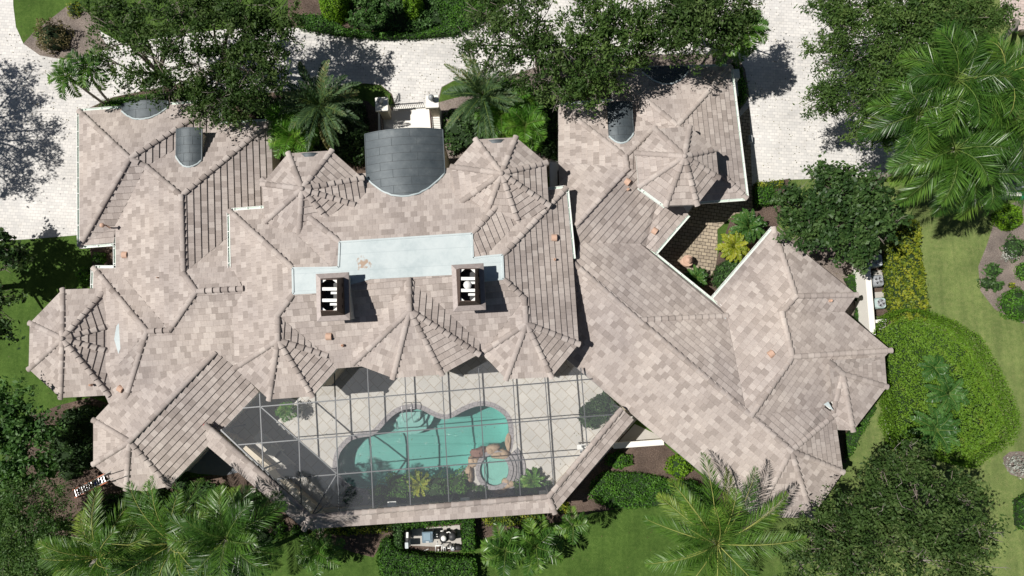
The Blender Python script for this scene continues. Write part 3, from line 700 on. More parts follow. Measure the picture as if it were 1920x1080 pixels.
sheet('south_bed', [(520, 985), (560, 975), (900, 960), (1060, 930), (1110, 960), (1080, 975), (1000, 985), (905, 1010), (890, 1000), (860, 1035), (745, 1030), (720, 1010), (700, 1045), (660, 1035), (610, 1015)], MULCH, .010)
sheet('south_east_bed', [(1080, 880), (1160, 800), (1240, 828), (1300, 880), (1420, 975), (1400, 1000), (1330, 930), (1120, 960), (1050, 945)], MULCH, .008)
sheet('crescent_bed', [(1655, 735), (1672, 742), (1686, 778), (1672, 800), (1690, 840), (1680, 842), (1664, 815), (1660, 780)], MULCHG, .010)
sheet('eastern_side_bed', [(1650, 735), (1640, 760), (1615, 800), (1585, 870), (1570, 860), (1575, 800), (1600, 780)], MULCH, .009)
sheet('tree_ring_mulch', [(1880, 858), (1893, 847), (1915, 846), (1940, 855), (1945, 890), (1920, 897), (1895, 890), (1884, 875)], MULCHG, .008)
sheet('patio_under_bay', [(330, 880), (395, 815), (470, 880), (420, 892), (370, 888)], DARKST, .014)
sheet('white_terrace', [(1150, 840), (1190, 795), (1232, 815), (1243, 828), (1200, 832)], CONC, .012)
b = MB()
for (x0, y0, x1, y1) in [(1664, 752, 1660, 790), (1660, 790, 1666, 815), (1666, 815, 1680, 840)]:
    b.beam(P(x0, y0, .05), P(x1, y1, .05), .14, .1)
tag(b.build('bed_kerb', CONC), 'curved pale concrete kerb along the crescent shaped bed', 'kerb')
ss = [(462, 950, 478, 968), (464, 972, 478, 990), (470, 915, 480, 926)]
for k, (x0, y0, x1, y1) in enumerate(ss):
    b = MB(); c = (P(x0, y0, 0) + P(x1, y1, 0)) / 2; d = P(x1, y1, 0) - P(x0, y0, 0); b.box((c.x, c.y, .03), (abs(d.x), abs(d.y), .06), bev=.015)
    tag(b.build('stepping_stone', CONC, None, (c.x, c.y, 0)), ['pale stepping stone in the planting, middle of the row of three', 'pale stepping stone in the planting, lowest and brightest of the row', 'small stepping stone nearest the parapet roof corner'][k], 'stone', 'stepping stones in the south west bed')

# ------------------------------------------------------------------ roof geometry
PT = {k: P(*v) for k, v in V.items()}
def clip_tri(poly, lo, hi):
    """poly: list of (v, u, pos); keep lo<=v<=hi"""
    for s_, lim in ((1, lo), (-1, hi)):
        out = []
        for i in range(len(poly)):
            a, b = poly[i], poly[(i + 1) % len(poly)]; da, db = s_ * (a[0] - lim), s_ * (b[0] - lim)
            if da >= 0: out.append(a)
            if (da > 1e-9 and db < -1e-9) or (da < -1e-9 and db > 1e-9):
                t = da / (da - db); out.append((a[0] + (b[0] - a[0]) * t, a[1] + (b[1] - a[1]) * t, a[2].lerp(b[2], t)))
        poly = out
        if len(poly) < 3: return []
    return poly
FACEN = [0]
STEP, EXPO = .058, .33
def tile_face(mb, pts, e0=None, e1=None):
    pts = [Vector(p) for p in pts]; A = np.array([[p.x, p.y, 1] for p in pts]); zz = np.array([p.z for p in pts])
    s = np.linalg.lstsq(A, zz, rcond=None)[0]; g = Vector((s[0], s[1], 0))
    if e0 is not None:
        d = (Vector(e1) - Vector(e0)); d.z = 0; d.normalize(); n = Vector((-d.y, d.x, 0))
        if n.dot(g) < 0: n = -n
        if g.length > .05 and n.dot(g) / g.length < .9: n = g.normalized()
    else: n = g.normalized() if g.length > 1e-6 else Vector((0, 1, 0))
    u = Vector((n.y, -n.x, 0)); FACEN[0] += 1; off = FACEN[0] * 61
    vmin = min(p.dot(n) for p in pts)
    base = off * EXPO
    for t in tessellate_polygon([pts]):
        q = [pts[i] for i in t]
        if (q[1] - q[0]).cross(q[2] - q[0]).z < 0: q.reverse()
        nrm = (q[1] - q[0]).cross(q[2] - q[0])
        if nrm.length < 1e-6: continue
        tri = [(p.dot(n) - vmin, p.dot(u), p) for p in q]
        k0 = int(min(x[0] for x in tri) / EXPO); k1 = int(max(x[0] for x in tri) / EXPO) + 1
        for k in range(k0, k1 + 1):
            c = clip_tri(tri, k * EXPO, (k + 1) * EXPO)
            if len(c) < 3: continue
            lift = [STEP * (1 - (v - k * EXPO) / EXPO) for v, _, _ in c]
            vs = [p + Vector((0, 0, l)) for (v, _, p), l in zip(c, lift)]
            uv = [(uu + off * .345, base + min(max(v, k * EXPO + .002), (k + 1) * EXPO - .002)) for v, uu, p in c]
            mb.add(vs, [tuple(range(len(vs)))], uv)
            for i in range(len(c)):
                a, b = c[i], c[(i + 1) % len(c)]
                if abs(a[0] - k * EXPO) < 1e-6 and abs(b[0] - k * EXPO) < 1e-6:
                    up = Vector((0, 0, STEP)); ua, ub = (a[1] + off * .345, base + k * EXPO + .01), (b[1] + off * .345, base + k * EXPO + .01)
                    dn = Vector((0, 0, .0)) if k > 0 else Vector((0, 0, -.04))
                    mb.add([a[2] + dn, b[2] + dn, b[2] + up, a[2] + up], [(0, 1, 2, 3)], [ua, ub, ub, ua])
def ridge_caps(mb, a, b, r=.148, piece=.42):
    a = Vector(a); b = Vector(b)
    if a.z > b.z: a, b = b, a
    d = b - a; Ld = d.length
    if Ld < .15: return
    z = d / Ld; x = z.cross(Vector((0, 0, 1))).normalized(); y = x.cross(z).normalized(); n = max(1, round(Ld / piece)); pl = Ld / n
    for k in range(n):
        s0, s1 = a + z * (k * pl - .05), a + z * ((k + 1) * pl); FACEN[0] += 1; o = FACEN[0] * 7.31; vs = []; uv = []
        for s_, rr, lf in ((s0, r * 1.16, .098), (s1, r * .86, .04)):
            for j in range(7):
                t = math.pi * j / 6; vs.append(s_ + x * math.cos(t) * rr + y * (math.sin(t) * rr * .62 + lf - .05)); uv.append((o, o * .7 + .1))
        fs = [(j, j + 1, 8 + j, 7 + j) for j in range(6)]; fs = [tuple(reversed(f)) for f in fs]
        mb.add(vs, fs, uv, 0, True); c0 = len(vs)
        mb.add([vs[j] for j in range(7)], [tuple(range(7))], [uv[0]] * 7)
house = empty('house', P(900, 560, 0), 'large rambling house with hipped tan concrete tile roofs, turrets and two chimneys', 'house')
HO = P(900, 560, 0)
def roof_part(name, faces, ridges, extra_faces=(), label=None, extra_ridges=()):
    mb = MB()
    for f in faces:
        vs, ev = FC[f]; vs = vs.split(); e = ev.strip('|').split() if ev else (None, None)
        tile_face(mb, [PT[v] for v in vs], PT[e[0]] if ev else None, PT[e[1]] if ev else None)
    for pts, e0, e1 in extra_faces: tile_face(mb, pts, e0, e1)
    o = mb.build(name, TILE, house, HO)
    if label: o['label'] = label
    for a, b in [tuple(PT[q] for q in r_.split('-')) for r_ in ridges] + list(extra_ridges):
        rb = MB(); ridge_caps(rb, a, b)
        if rb.v: rb.build('ridge_caps', TILE, o, HO)
    return o
def turret(name, ring, apex, zr, za, label, hips=True):
    R_ = [P(x, y, zr) for x, y in ring]; A_ = P(*apex, za); n = len(R_)
    ef = [([R_[i], R_[(i + 1) % n], A_], R_[i], R_[(i + 1) % n]) for i in range(n)]
    o = roof_part(name, [], [], ef, label, [(p, A_) for p in R_]); fb = MB()
    fb.lathe(A_ + Vector((0, 0, .08)), [(.15, -.08), (.13, .03), (.05, .06)], 10); fb.build('finial_cap', TILE, o, HO)
    return R_
roof_part('garage_roof', ['A_W', 'A_N', 'A_E', 'A_S'], ['a1-A', 'a2-A', 'a4-A', 'A-J0'], label='west garage roof')
roof_part('west_wing_roof', ['B_W', 'B_N', 'B_E', 'C', 'D', 'E', 'W1', 'W2', 'F_NW', 'F_W', 'F_SW', 'F_S', 'F_SE'],
          ['J0-B1', 'a7-B1', 'B1-B2', 'B2-B3', 'B3-c1', 'B3-B4', 'B4-d4', 'e1-d4', 'd4-d3', 'd2-F', 'F-f1', 'F-f2', 'F-f3b', 'F-f5'], label='rambling west wing roof')
roof_part('main_roof', [f for f in FC if f.startswith('M_')] + ['TL_E', 'TL_SE', 'TL_S', 'TL_SW', 'T5_W', 'T5_SW', 'T5_S', 'T5_SE'],
          ['m1-m5', 'm6-m7', 'm7-m8', 'm8-m9', 'm8-m10', 'm8-m11', 'm8-t1', 'kc-n1', 'ke-n2', 'q1-n5', 'n6-m19', 'm19-m20', 'm20-u1', 'm20-u2', 'm20-u3', 'm20-q4'], label='higher main roof around the flat deck')
roof_part('bay_roof', ['T6_W', 'T6_SW', 'T6_S', 'T6_SE', 'T6_E'], ['t6n-t6', 't6-x1', 't6-x2', 't6-x3', 't6-x4'], label='central projecting bay roof')
roof_part('east_front_roof', ['G_N', 'G_W', 'G_NW', 'G_E', 'G_SE', 'H_W', 'H_N', 'H_E', 'H_S', 'H_I'], ['g1-G1', 'G1-G2', 'G1-G3', 'G3-G4', 'h1-H1', 'h2-H1', 'H1-H2', 'H2-h3'], label='north east wing roof')
roof_part('east_wing_roof', ['J', 'K', 'N', 'L_NW', 'L_NE', 'L_2', 'L_3', 'L_SE', 'S_NE', 'S_E', 'S_SE', 'S_S', 'T8_N', 'T8_E', 'T8_SE', 'T8_S', 'T8_W'],
          ['J5-K0', 'K0-J4', 'K0-L4a', 'L0-L1', 'L1-L2', 'L2-L3', 'L1-p1', 'L3-p3', 'L3-L4a', 'L4a-L4', 'L4-s3', 'L4-s4', 'L4-s6', 'L4-e2', 'T8n-T8', 'T8-y1', 'T8-y3', 'T8-y4'], label='south east wing roof')
R1 = turret('turret_roof', [(57, 606), (118, 543), (201, 540), (224, 606), (224, 664), (204, 741), (114, 746), (55, 692)], (117, 635), 3.1, 4.5, 'octagonal west turret roof')
R3 = turret('turret_roof', [(492, 345), (541, 288), (622, 283), (680, 334), (690, 392), (640, 440), (560, 455), (498, 415)], (566, 354), 5.55, 6.85, 'octagonal turret roof left of the barrel entry roof')
R4 = turret('turret_roof', [(847, 313), (892, 262), (967, 258), (1024, 305), (1029, 385), (974, 424), (905, 420), (856, 385)], (940, 325), 5.75, 7.05, 'octagonal turret roof right of the barrel entry roof')
R7 = turret('turret_roof', [(1192, 287), (1228, 242), (1293, 238), (1342, 280), (1347, 333), (1307, 384), (1248, 386), (1198, 350)], (1283, 293), 5.2, 6.45, 'octagonal turret roof of the north east wing')

# flat membrane deck on top
fl = MB(); fl.poly([PT[k] + Vector((0, 0, .02)) for k in 'm5 m4 n0 n1 n2 n3 n4 n5 n6 n7 s2 s1 s0 m6'.split()])
fp = 'm5 m4 n0 n1 n2 n3 n4 n5 n6 n7 s2 s1 s0 m6'.split()
for i in range(len(fp)):
    a, b_ = PT[fp[i]], PT[fp[(i + 1) % len(fp)]]; fl.beam(a + Vector((0, 0, .03)), b_ + Vector((0, 0, .03)), .10, .07)
fl.build('flat_roof', MEMBR, house, HO)
fl = MB(); fl.poly([P(218, 612, 3.85), P(222, 606, 3.85), P(232, 634, 3.85), P(222, 664, 3.85), P(214, 636, 3.85)]); fl.poly([P(1349, 598, 3.4), P(1362, 592, 3.4), P(1357, 612, 3.4)])
fl.poly([P(1544, 758, 3.6), P(1553, 753, 3.6), P(1563, 770, 3.6)]); fl.build('valley_flashing', MEMBR, house, HO)

# walls, soffits, fascias
def offset_loop(pts, d):
    n = len(pts); ar = sum(pts[i].x * pts[(i + 1) % n].y - pts[(i + 1) % n].x * pts[i].y for i in range(n)); sg = 1 if ar > 0 else -1; out = []
    for i in range(n):
        a, b, c = pts[i - 1], pts[i], pts[(i + 1) % n]; d1 = (b - a).xy.normalized(); d2 = (c - b).xy.normalized()
        n1 = Vector((-d1.y, d1.x)) * sg; n2 = Vector((-d2.y, d2.x)) * sg; m_ = n1 + n2; l = max(m_.length, .35); m_ = m_ / l
        k = d / max(.5, m_.dot(n1)); out.append(Vector((b.x + m_.x * k, b.y + m_.y * k, b.z)))
    return out
wall_mb = MB(); sof = MB(); wins = []
def wing(loop, z0, inset=.5, win=True, winh=(1.0, 2.2), skip=()):
    pts = [Vector(p) for p in loop]; n = len(pts); ze = pts[0].z
    sof.poly([(p.x, p.y, p.z - .13) for p in offset_loop(pts, .03)])
    w = offset_loop(pts, inset)
    for i in range(n):
        j = (i + 1) % n; a, b = w[i], w[j]
        if (b - a).length < .3: continue
        wall_mb.beam(Vector((a.x, a.y, (z0 + a.z - .14) / 2)), Vector((b.x, b.y, (z0 + a.z - .14) / 2)), a.z - .14 - z0, .24) if False else None
        d = (b - a).xy.normalized(); nx = Vector((d.y, -d.x, 0)); ar = sum(pts[k].x * pts[(k + 1) % n].y - pts[(k + 1) % n].x * pts[k].y for k in range(n))
        if ar < 0: nx = -nx
        q = [Vector((a.x, a.y, z0)), Vector((b.x, b.y, z0)), Vector((b.x, b.y, b.z - .13)), Vector((a.x, a.y, a.z - .13))]
        inn = [p - nx * .2 for p in q]; vs = q + inn
        wall_mb.add(vs, [(0, 1, 2, 3), (7, 6, 5, 4), (3, 2, 6, 7), (1, 5, 6, 2), (0, 3, 7, 4)])
        oa, ob = pts[i], pts[j]
        sof.add([oa + Vector((0, 0, -.2)), ob + Vector((0, 0, -.2)), ob + Vector((0, 0, .02)), oa + Vector((0, 0, .02))], [(0, 1, 2, 3)])
        Lw = (b - a).length
        if win and Lw > 2.2 and i not in skip:
            m_ = max(1, int(Lw / 3.4))
            for k in range(m_):
                c = a.lerp(b, (k + .5) / m_); wins.append((Vector((c.x, c.y, z0)), d, nx, min(1.5, Lw / m_ * .6), winh))
W1 = [PT[k] for k in 'a1 a2 a3 a7'.split()] + [P(516, 560, 3), P(500, 720, 3)] + [PT[k] for k in 'f6 f5 f4 f3 f2 f1'.split()] + [P(205, 757, 3), P(200, 735, 3)] + [P(176, 690, 3)] + [PT['e1'], PT['b5'], P(217, 455, 3), P(216, 459, 3), PT['a4']]
wing(W1, 0, skip=(3, 4, 5))
WM = [PT[k] for k in 'm1 m2 kc ke q2 q1 q4 u3 u2'.split()] + [P(903, 667, 5), P(830, 660, 5), P(750, 650, 5), P(676, 688, 5)] + [PT[k] for k in 'm12 m11 m10 m9'.split()]
wing(WM, 0, winh=(.3, 2.6))
W2 = [PT[k] for k in 'g1 g2 h1 h2 h3'.split()] + [P(1305, 378, 3)] + [PT[k] for k in 'gs2 gs1 j2 J3 l1 L0 p1 p2 p3 p4'.split()] + [P(1661, 725, 3), P(1600, 806, 3), P(1572, 806, 3), P(1565, 778, 3)] + [PT[k] for k in 's4 s6 e2'.split()] + [PT['nw'], P(1030, 640, 3), P(1030, 300, 3), PT['gw']]
wing(W2, 0)
wing([P(*V[k][:2], 5.3) for k in ('x1', 'x2', 'x3', 'x4')] + [P(890, 620, 5.3), P(670, 630, 5.3)], 0, winh=(.2, 2.7))
for R_ in (R1, R3, R4, R7): wing(R_, 0, win=False, inset=.45)
wall = wall_mb.build('wall', STUCCO, house, HO)
sof.build('soffit', STUCCOW, house, HO)
for c, d, nx, w_, (s_, t_) in wins:
    f = MB(); M = Matrix(((d.x, nx.x, 0), (d.y, nx.y, 0), (0, 0, 1))); h_ = t_ - s_; cc = c + Vector((0, 0, (s_ + t_) / 2)) + nx * .03
    for dx, dz, sx, sz in ((0, h_ / 2, w_ + .12, .08), (0, -h_ / 2, w_ + .2, .09), (-w_ / 2, 0, .08, h_), (w_ / 2, 0, .08, h_), (0, 0, .05, h_)):
        f.box(cc + Vector((d.x * dx, d.y * dx, dz)), (sx, .09, sz), M=M)
    fr = f.build('window', WHITE, house, c); g = MB(); g.box(cc - nx * .01, (w_ - .06, .05, h_ - .06), M=M); g.build('pane', GLASS, fr, c)

# gutters
def gutter(a, b, out, z=None):
    gut = MB(); gi = MB()
    a = Vector(a); b = Vector(b); d = (b - a).normalized(); n = Vector((-d.y, d.x, 0)).normalized(); o = Vector(out)
    if n.dot(o) < 0: n = -n
    a = a + n * .085; b = b + n * .085
    up = Vector((0, 0, -.03))
    for q in (-.07, .07): gut.beam(a + n * q + up, b + n * q + up, .022, .12)
    gi.beam(a + up - Vector((0, 0, .04)), b + up - Vector((0, 0, .04)), .12, .03)
    Lg = (b - a).length; k = int(Lg / .95)
    for i in range(k + 1):
        c = a.lerp(b, (i + .3) / (k + .6)); gut.beam(c - n * .07 + Vector((0, 0, .028)), c + n * .07 + Vector((0, 0, .028)), .035, .02)
    go = gut.build('gutter', WHITE, house, HO); gi.build('gutter_channel', GUTIN, go, HO)
S_, N_, E_, W_ = (0, -1, 0), (0, 1, 0), (1, 0, 0), (-1, 0, 0)
for a, b_, o in [(PT['a1'], PT['a4'], W_), (PT['a1'], PT['a2'], N_), (PT['a4'], P(215, 456, 3), S_), (P(217, 428, 3), PT['b5'], W_), (PT['e1'], PT['b5'], N_), (PT['e1'], P(175, 540, 3), W_), (PT['a2'], PT['a3'], E_), (PT['a3'], PT['a7'], N_),
                 (PT['m1'], PT['m2'], N_), (PT['m1'], P(433, 502, 5), W_), (PT['q1'], PT['q3'], E_), (PT['q2'], PT['q1'], N_), (PT['h2'], PT['h3'], E_), (PT['h3'], P(1305, 378, 3), S_), (PT['h1'], PT['h2'], N_), (PT['g1'], PT['g2'], N_),
                 (PT['gs1'], PT['gs2'], E_), (P(1200, 456, 3.0), PT['J3'], (1, 1, 0)), (PT['L0'], PT['l1'], (-1, 1, 0)), (P(1198, 350, 5.2), P(1248, 386, 5.2), (-1, -1, 0))]:
    gutter(a, b_, o)

def roof_z(px, py):
    """lowest-height solution: ray from the camera against the roof faces"""
    best = None; o = Vector((0, 0, HC)); d = (P(px, py, 0) - o).normalized()
    from mathutils.geometry import intersect_ray_tri
    for f, (vs, ev) in FC.items():
        pts = [PT[v] for v in vs.split()]
        for t in tessellate_polygon([pts]):
            h = intersect_ray_tri(*(pts[i] for i in t), d, o, True)
            if h is not None and (best is None or h.z > best.z): best = h
    return best if best is not None else P(px, py, 3.5)
def roof_h(x, y):
    from mathutils.geometry import intersect_ray_tri
    best = -1.0
    for f, (vs, ev) in FC.items():
        pts = [PT[v] for v in vs.split()]
        if min(p.x for p in pts) > x or max(p.x for p in pts) < x or min(p.y for p in pts) > y or max(p.y for p in pts) < y: continue
        for t in tessellate_polygon([pts]):
            h = intersect_ray_tri(*(pts[i] for i in t), Vector((0, 0, -1)), Vector((x, y, 30)), True)
            if h is not None: best = max(best, h.z)
    return best
# barrel-vaulted metal dormers
def barrel(name, fl, fr, zs, rise, depth, seam=.55, wall_z=None, label=None, over=.25, plain=False):
    a, b_ = P(*fl, zs), P(*fr, zs); ax = (b_ - a); w = ax.length; ax.normalize(); bk = Vector((ax.y, -ax.x, 0))
    if bk.y > 0: bk = -bk
    R_ = (w * w / 4 + rise * rise) / (2 * rise); th = math.asin(min(1, (w / 2) / R_)); n = 24; c = (a + b_) / 2
    def pt(t, back, r_): return c + ax * math.sin(t) * r_ + Vector((0, 0, rise - R_ + math.cos(t) * r_)) + bk * back
    mb = MB(); ts = np.linspace(-th, th, n + 1); k = 0; y0 = 0.0
    while y0 < depth - 1e-6:
        y1 = min(depth, y0 + seam); r0 = R_ + .010; r1 = R_
        mb.add([pt(t, y0, r0) for t in ts] + [pt(t, y1, r1) for t in ts], [(i + 1, i, n + 1 + i, n + 2 + i) for i in range(n)], None, 0, True)
        mb.add([pt(t, y0, r0) for t in ts] + [pt(t, y0, R_ - .03) for t in ts], [(i, i + 1, n + 2 + i, n + 1 + i) for i in range(n)])
        js = (.36, .66) if k % 2 else (.58, .2)
        for j in (js if not plain else ()):
            t = -th + 2 * th * j; mb.beam(pt(t, y0 + .01, r0 + .004), pt(t, y1 - .01, r1 + .012), .02, .012)
        y0 = y1; k += 1
    sm = MB()
    for q in np.arange(seam, depth, seam): sm.tube([pt(t, q, R_ + .006) for t in ts], .011, 4)
    for t in (-th, th): mb.beam(pt(t, 0, R_), pt(t, depth, R_), .05, .08)
    for i in range(n): mb.beam(pt(ts[i], 0, R_ - .01), pt(ts[i + 1], 0, R_ - .01), .05, .09)
    o = mb.build(name, METAL, house, HO)
    if label: o['label'] = label
    if sm.v and not plain: sm.build('seams', BLACK, o, HO)
    fpts = []
    for t in ts:
        for q in np.arange(.15, depth, .04):
            p = pt(t, q, R_)
            if roof_h(p.x, p.y) + .03 >= p.z: fpts.append(p + Vector((0, 0, .035))); break
    if len(fpts) > 3 and not plain:
        fm = MB(); fm.tube(fpts, .06, 6); fm.build('flashing', MEMBR, o, HO)
    s2 = MB(); zb = zs - .9 if wall_z is None else wall_z
    f0 = over; pr = [pt(t, f0, R_ - .05) for t in ts]; base = [Vector((p.x, p.y, zb)) for p in (pr[0], pr[-1])]
    s2.add(pr + [base[1], base[0]], [tuple(range(n + 3))])
    for t in (-th, th):
        p0, p1 = pt(t * .97, f0, R_ - .04), pt(t * .97, depth, R_ - .04); s2.add([p0, p1, Vector((p1.x, p1.y, zb)), Vector((p0.x, p0.y, zb))], [(0, 1, 2, 3)])
    s2.build('dormer_wall', STUCCO, o, HO)
    g = MB(); gp = [c + ax * math.sin(t) * (R_ - .2) * .8 + Vector((0, 0, rise - R_ + math.cos(t) * (R_ - .2))) + bk * (f0 - .02) for t in ts]
    g.add(gp + [Vector((gp[-1].x, gp[-1].y, zb + .25)), Vector((gp[0].x, gp[0].y, zb + .25))], [tuple(range(n + 3))]); g.build('dormer_window', GLASS, o, HO)
    return o
barrel('entry_barrel_roof', (684, 252), (830, 243), 5.16, .55, 4.9, .46, 0.0, 'big dark barrel vaulted roof over the entry', over=.5)
barrel('dormer', (229, 196), (315, 190), 3.12, .34, 1.7, .5, 2.0, 'wide barrel dormer on the garage roof')
barrel('dormer', (331, 243), (379, 241), 4.06, .22, 2.7, .5, 2.4, 'narrow barrel dormer on the west wing')
barrel('dormer', (1138, 194), (1184, 192), 4.06, .22, 2.7, .5, 2.4, 'narrow barrel dormer on the north east wing')
barrel('dormer', (1204, 131), (1290, 127), 3.12, .34, 1.6, .5, 2.0, 'wide barrel dormer at the north east corner')
barrel('eyebrow_roof', (561, 291), (604, 289), 5.45, .3, .62, .7, 4.6, 'small eyebrow roof on the left turret', plain=True)
barrel('eyebrow_roof', (910, 267), (952, 264), 5.65, .3, .62, .7, 4.8, 'small eyebrow roof on the right turret', plain=True)

# chimneys
def chimney(px0, py0, px1, py1, zt, zb, top, flue, label):
    c = P((px0 + px1) / 2, (py0 + py1) / 2, zt); w = (px1 - px0) * (HC - zt) / FPX; l = (py1 - py0) * (HC - zt) / FPX * .995; rz = math.radians(3.2)
    Rm = Matrix.Rotation(rz, 3, 'Z')
    def q(x, y, z): return c + Rm @ Vector((x, y, 0)) + Vector((0, 0, z))
    s = MB(); s.box(q(.02, 0, (zb - zt) / 2 - .1), (w - .30, l - .34, zt - zb - .2), rz); root = s.build('chimney', STUCCOG, house, HO); root['label'] = label
    r = MB(); o_ = [(-w / 2, -l / 2), (w / 2, -l / 2), (w / 2, l / 2), (-w / 2, l / 2)]; i_ = [(-w / 2 + .24, -l / 2 + .26), (w / 2 - .24, -l / 2 + .26), (w / 2 - .24, l / 2 - .26), (-w / 2 + .24, l / 2 - .26)]
    vs = [q(*p, .0) for p in o_] + [q(*p, .05) for p in i_] + [q(*p, -.16) for p in o_]; fs = []
    for k in range(4):
        j = (k + 1) % 4; fs += [(k, j, 4 + j, 4 + k), (8 + k, 8 + j, j, k)]
    r.add(vs, fs); r.build('rim', COPPER, root, HO)
    t = MB(); H2 = .8; tx0, ty0, tx1, ty1 = top
    tp = [P(tx0, ty1, zt + H2), P(tx1, ty1, zt + H2), P(tx1, ty0, zt + H2), P(tx0, ty0, zt + H2)]
    bs = [q(*p, .04) for p in i_]; inn = [tp[k].lerp((tp[0] + tp[2]) / 2, .04) for k in range(4)]
    vs = bs + tp + inn + [v - Vector((0, 0, .75)) for v in inn]; fs = []
    for k in range(4):
        j = (k + 1) % 4; fs += [(k, j, 4 + j, 4 + k), (4 + k, 4 + j, 8 + j, 8 + k), (8 + k, 8 + j, 12 + j, 12 + k)]
    t.add(vs, fs)
    for y in (.2, .5, .8):
        e = bs[1].lerp(tp[1], .3).lerp(bs[2].lerp(tp[2], .3), y); t.box(e + Vector((.02, 0, 0)), (.03, .3 if y == .5 else .18, .03), rz)
    t.build('cowl', COPPERD, root, HO)
    p = MB(); p.box((inn[0] + inn[2]) / 2 - Vector((0, 0, .74)), ((inn[1] - inn[0]).length, (inn[2] - inn[1]).length, .03), rz); p.build('shaft_floor', BLACK, root, HO)
    wv = MB(); x_, y_ = inn[1] - inn[0], inn[3] - inn[0]; o_ = inn[0] - Vector((0, 0, .12))
    for y, x0, x1 in ((.70, .0, 1), (.57, .6, 1), (.33, 0, 1), (.20, .55, 1)):
        wv.beam(o_ + x_ * x0 + y_ * y, o_ + x_ * x1 + y_ * y, .16 if x0 == 0 else .12, .08)
    for sx_, sy_ in ((0, 0), (1, 0), (0, 1), (1, 1)):
        c0 = o_ + x_ * sx_ + y_ * sy_; wv.poly([c0, c0 + x_ * (.3 - .6 * sx_), c0 + y_ * (.12 - .24 * sy_)])
    wv.build('brace', WHITE, root, HO)
    if flue:
        f = MB(); f.lathe(o_ + x_ * .5 + y_ * .5 - Vector((0, 0, .1)), [(.12, -.3), (.12, .1), (.21, .11), (.21, .16), (.05, .24)], 18); f.build('flue_pipe', PIPEW, root, HO)
chimney(593, 511, 655, 602, 7.8, 4.6, (601, 523, 632, 583), False, 'left chimney, open topped, with white cross braces')
chimney(848, 494, 909, 583, 7.8, 4.6, (862, 503, 891, 565), True, 'right chimney, open topped, with a round white flue')

# roof vents
def vent(px, py, rz, w=.40, l=.30):
    c = roof_z(px, py) + Vector((0, 0, .05)); mb = MB(); n = 9; R = Matrix.Rotation(rz, 3, 'Z'); vs = []
    for x in (-l / 2, l / 2):
        for j in range(n):
            t = math.pi * j / (n - 1); vs.append(c + R @ Vector((x, math.cos(t) * w * .5, math.sin(t) * .2 - .04)))
    mb.add(vs, [(j, j + 1, n + j + 1, n + j) for j in range(n - 1)] + [tuple(range(n)), tuple(range(2 * n - 1, n - 1, -1))], None, 0, False)
    mb.build('roof_vent', TERRA, house, HO)
for px, py, a in [(235, 478, 0), (617, 631, 0), (1039, 446, 0), (1227, 433, -.6), (1176, 341, -.6), (1445, 664, .6), (227, 729, -.5)]: vent(px, py, a)
for px, py, k in [(643, 648, .9), (1040, 487, .8), (1177, 356, .9), (172, 722, .8), (1556, 564, 1.0), (297, 521, .4)]:
    c = roof_z(px, py); mb = MB(); mb.lathe(c, [(.1 * k, 0), (.08 * k, .1), (.08 * k, .22), (.05 * k, .22), (.05 * k, .1)], 12); mb.build('vent_pipe', TERRA, house, HO)
c = P(199, 425, 3.7); mb = MB(); mb.tube([P(206, 427, 3.2), c + Vector((0.2, 0, .35)), c + Vector((0, 0, .4))], .045, 8); mb.lathe(c + Vector((0, 0, .3)), [(.09, 0), (.13, .06), (.13, .16), (.02, .2)], 12); mb.build('vent_pipe', TERRA, house, HO)
mb = MB(); c = P(384, 797, 3.45); mb.box(c, (.16, .12, .16), .6, bev=.04); mb.box(c + Vector((.12, .02, .02)), (.14, .10, .1), .2, bev=.03)
tag(mb.build('red_cover', REDP, None, c - Vector((0, 0, .08))), 'small red cover on the west end of the enclosure parapet', 'cover')

# ------------------------------------------------------------------ parapet roof round the pool enclosure
ZI, ZO = 3.62, 3.25
I = [P(386, 797, ZI), P(583, 969, ZI), P(1029, 931, ZI), P(1166, 766, ZI)]
O = [P(389, 836, ZO), P(571, 992, ZO), P(1040, 961, ZO), P(1188, 787, ZO)]
roof_part('parapet_roof', [], [], [([O[k], O[k + 1], I[k + 1], I[k]], O[k], O[k + 1]) for k in range(3)], 'narrow tiled parapet roof round the pool enclosure', [(I[k], I[k + 1]) for k in range(3)] + [(O[1], I[1]), (O[2], I[2])])
pw = MB()
for k in range(3):
    a, b_ = O[k], O[k + 1]; d = (b_ - a).normalized(); n = Vector((-d.y, d.x, 0))
    i_n = n if n.dot(I[k] - O[k]) > 0 else -n; a = a + i_n * .38; b_ = b_ + i_n * .38
    # wall with openings: piers, plinth and lintel
    pw.beam(Vector((a.x, a.y, .25)), Vector((b_.x, b_.y, .25)), .5, .26) if False else None
    M = Matrix(((d.x, i_n.x, 0), (d.y, i_n.y, 0), (0, 0, 1))); Lw = (b_ - a).length; m_ = (a + b_) / 2
    pw.box((m_.x, m_.y, .3), (Lw, .26, .6), M=M); pw.box((m_.x, m_.y, 2.75), (Lw, .26, .8), M=M)
    np_ = max(2, int(Lw / 3.0))
    for q in range(np_ + 1):
        c = a.lerp(b_, q / np_); pw.box((c.x, c.y, 1.52), (.6, .30, 1.86), M=M)
    pw.poly([Vector((p.x, p.y, 3.13)) for p in (O[k], O[k + 1], I[k + 1], I[k])])
    fa, fb = I[k] + i_n * .02, I[k + 1] + i_n * .02; pw.add([Vector((fa.x, fa.y, 3.13)), Vector((fb.x, fb.y, 3.13)), fb, fa], [(0, 1, 2, 3)])
pw.build('enclosure_wall', STUCCO, house, HO)

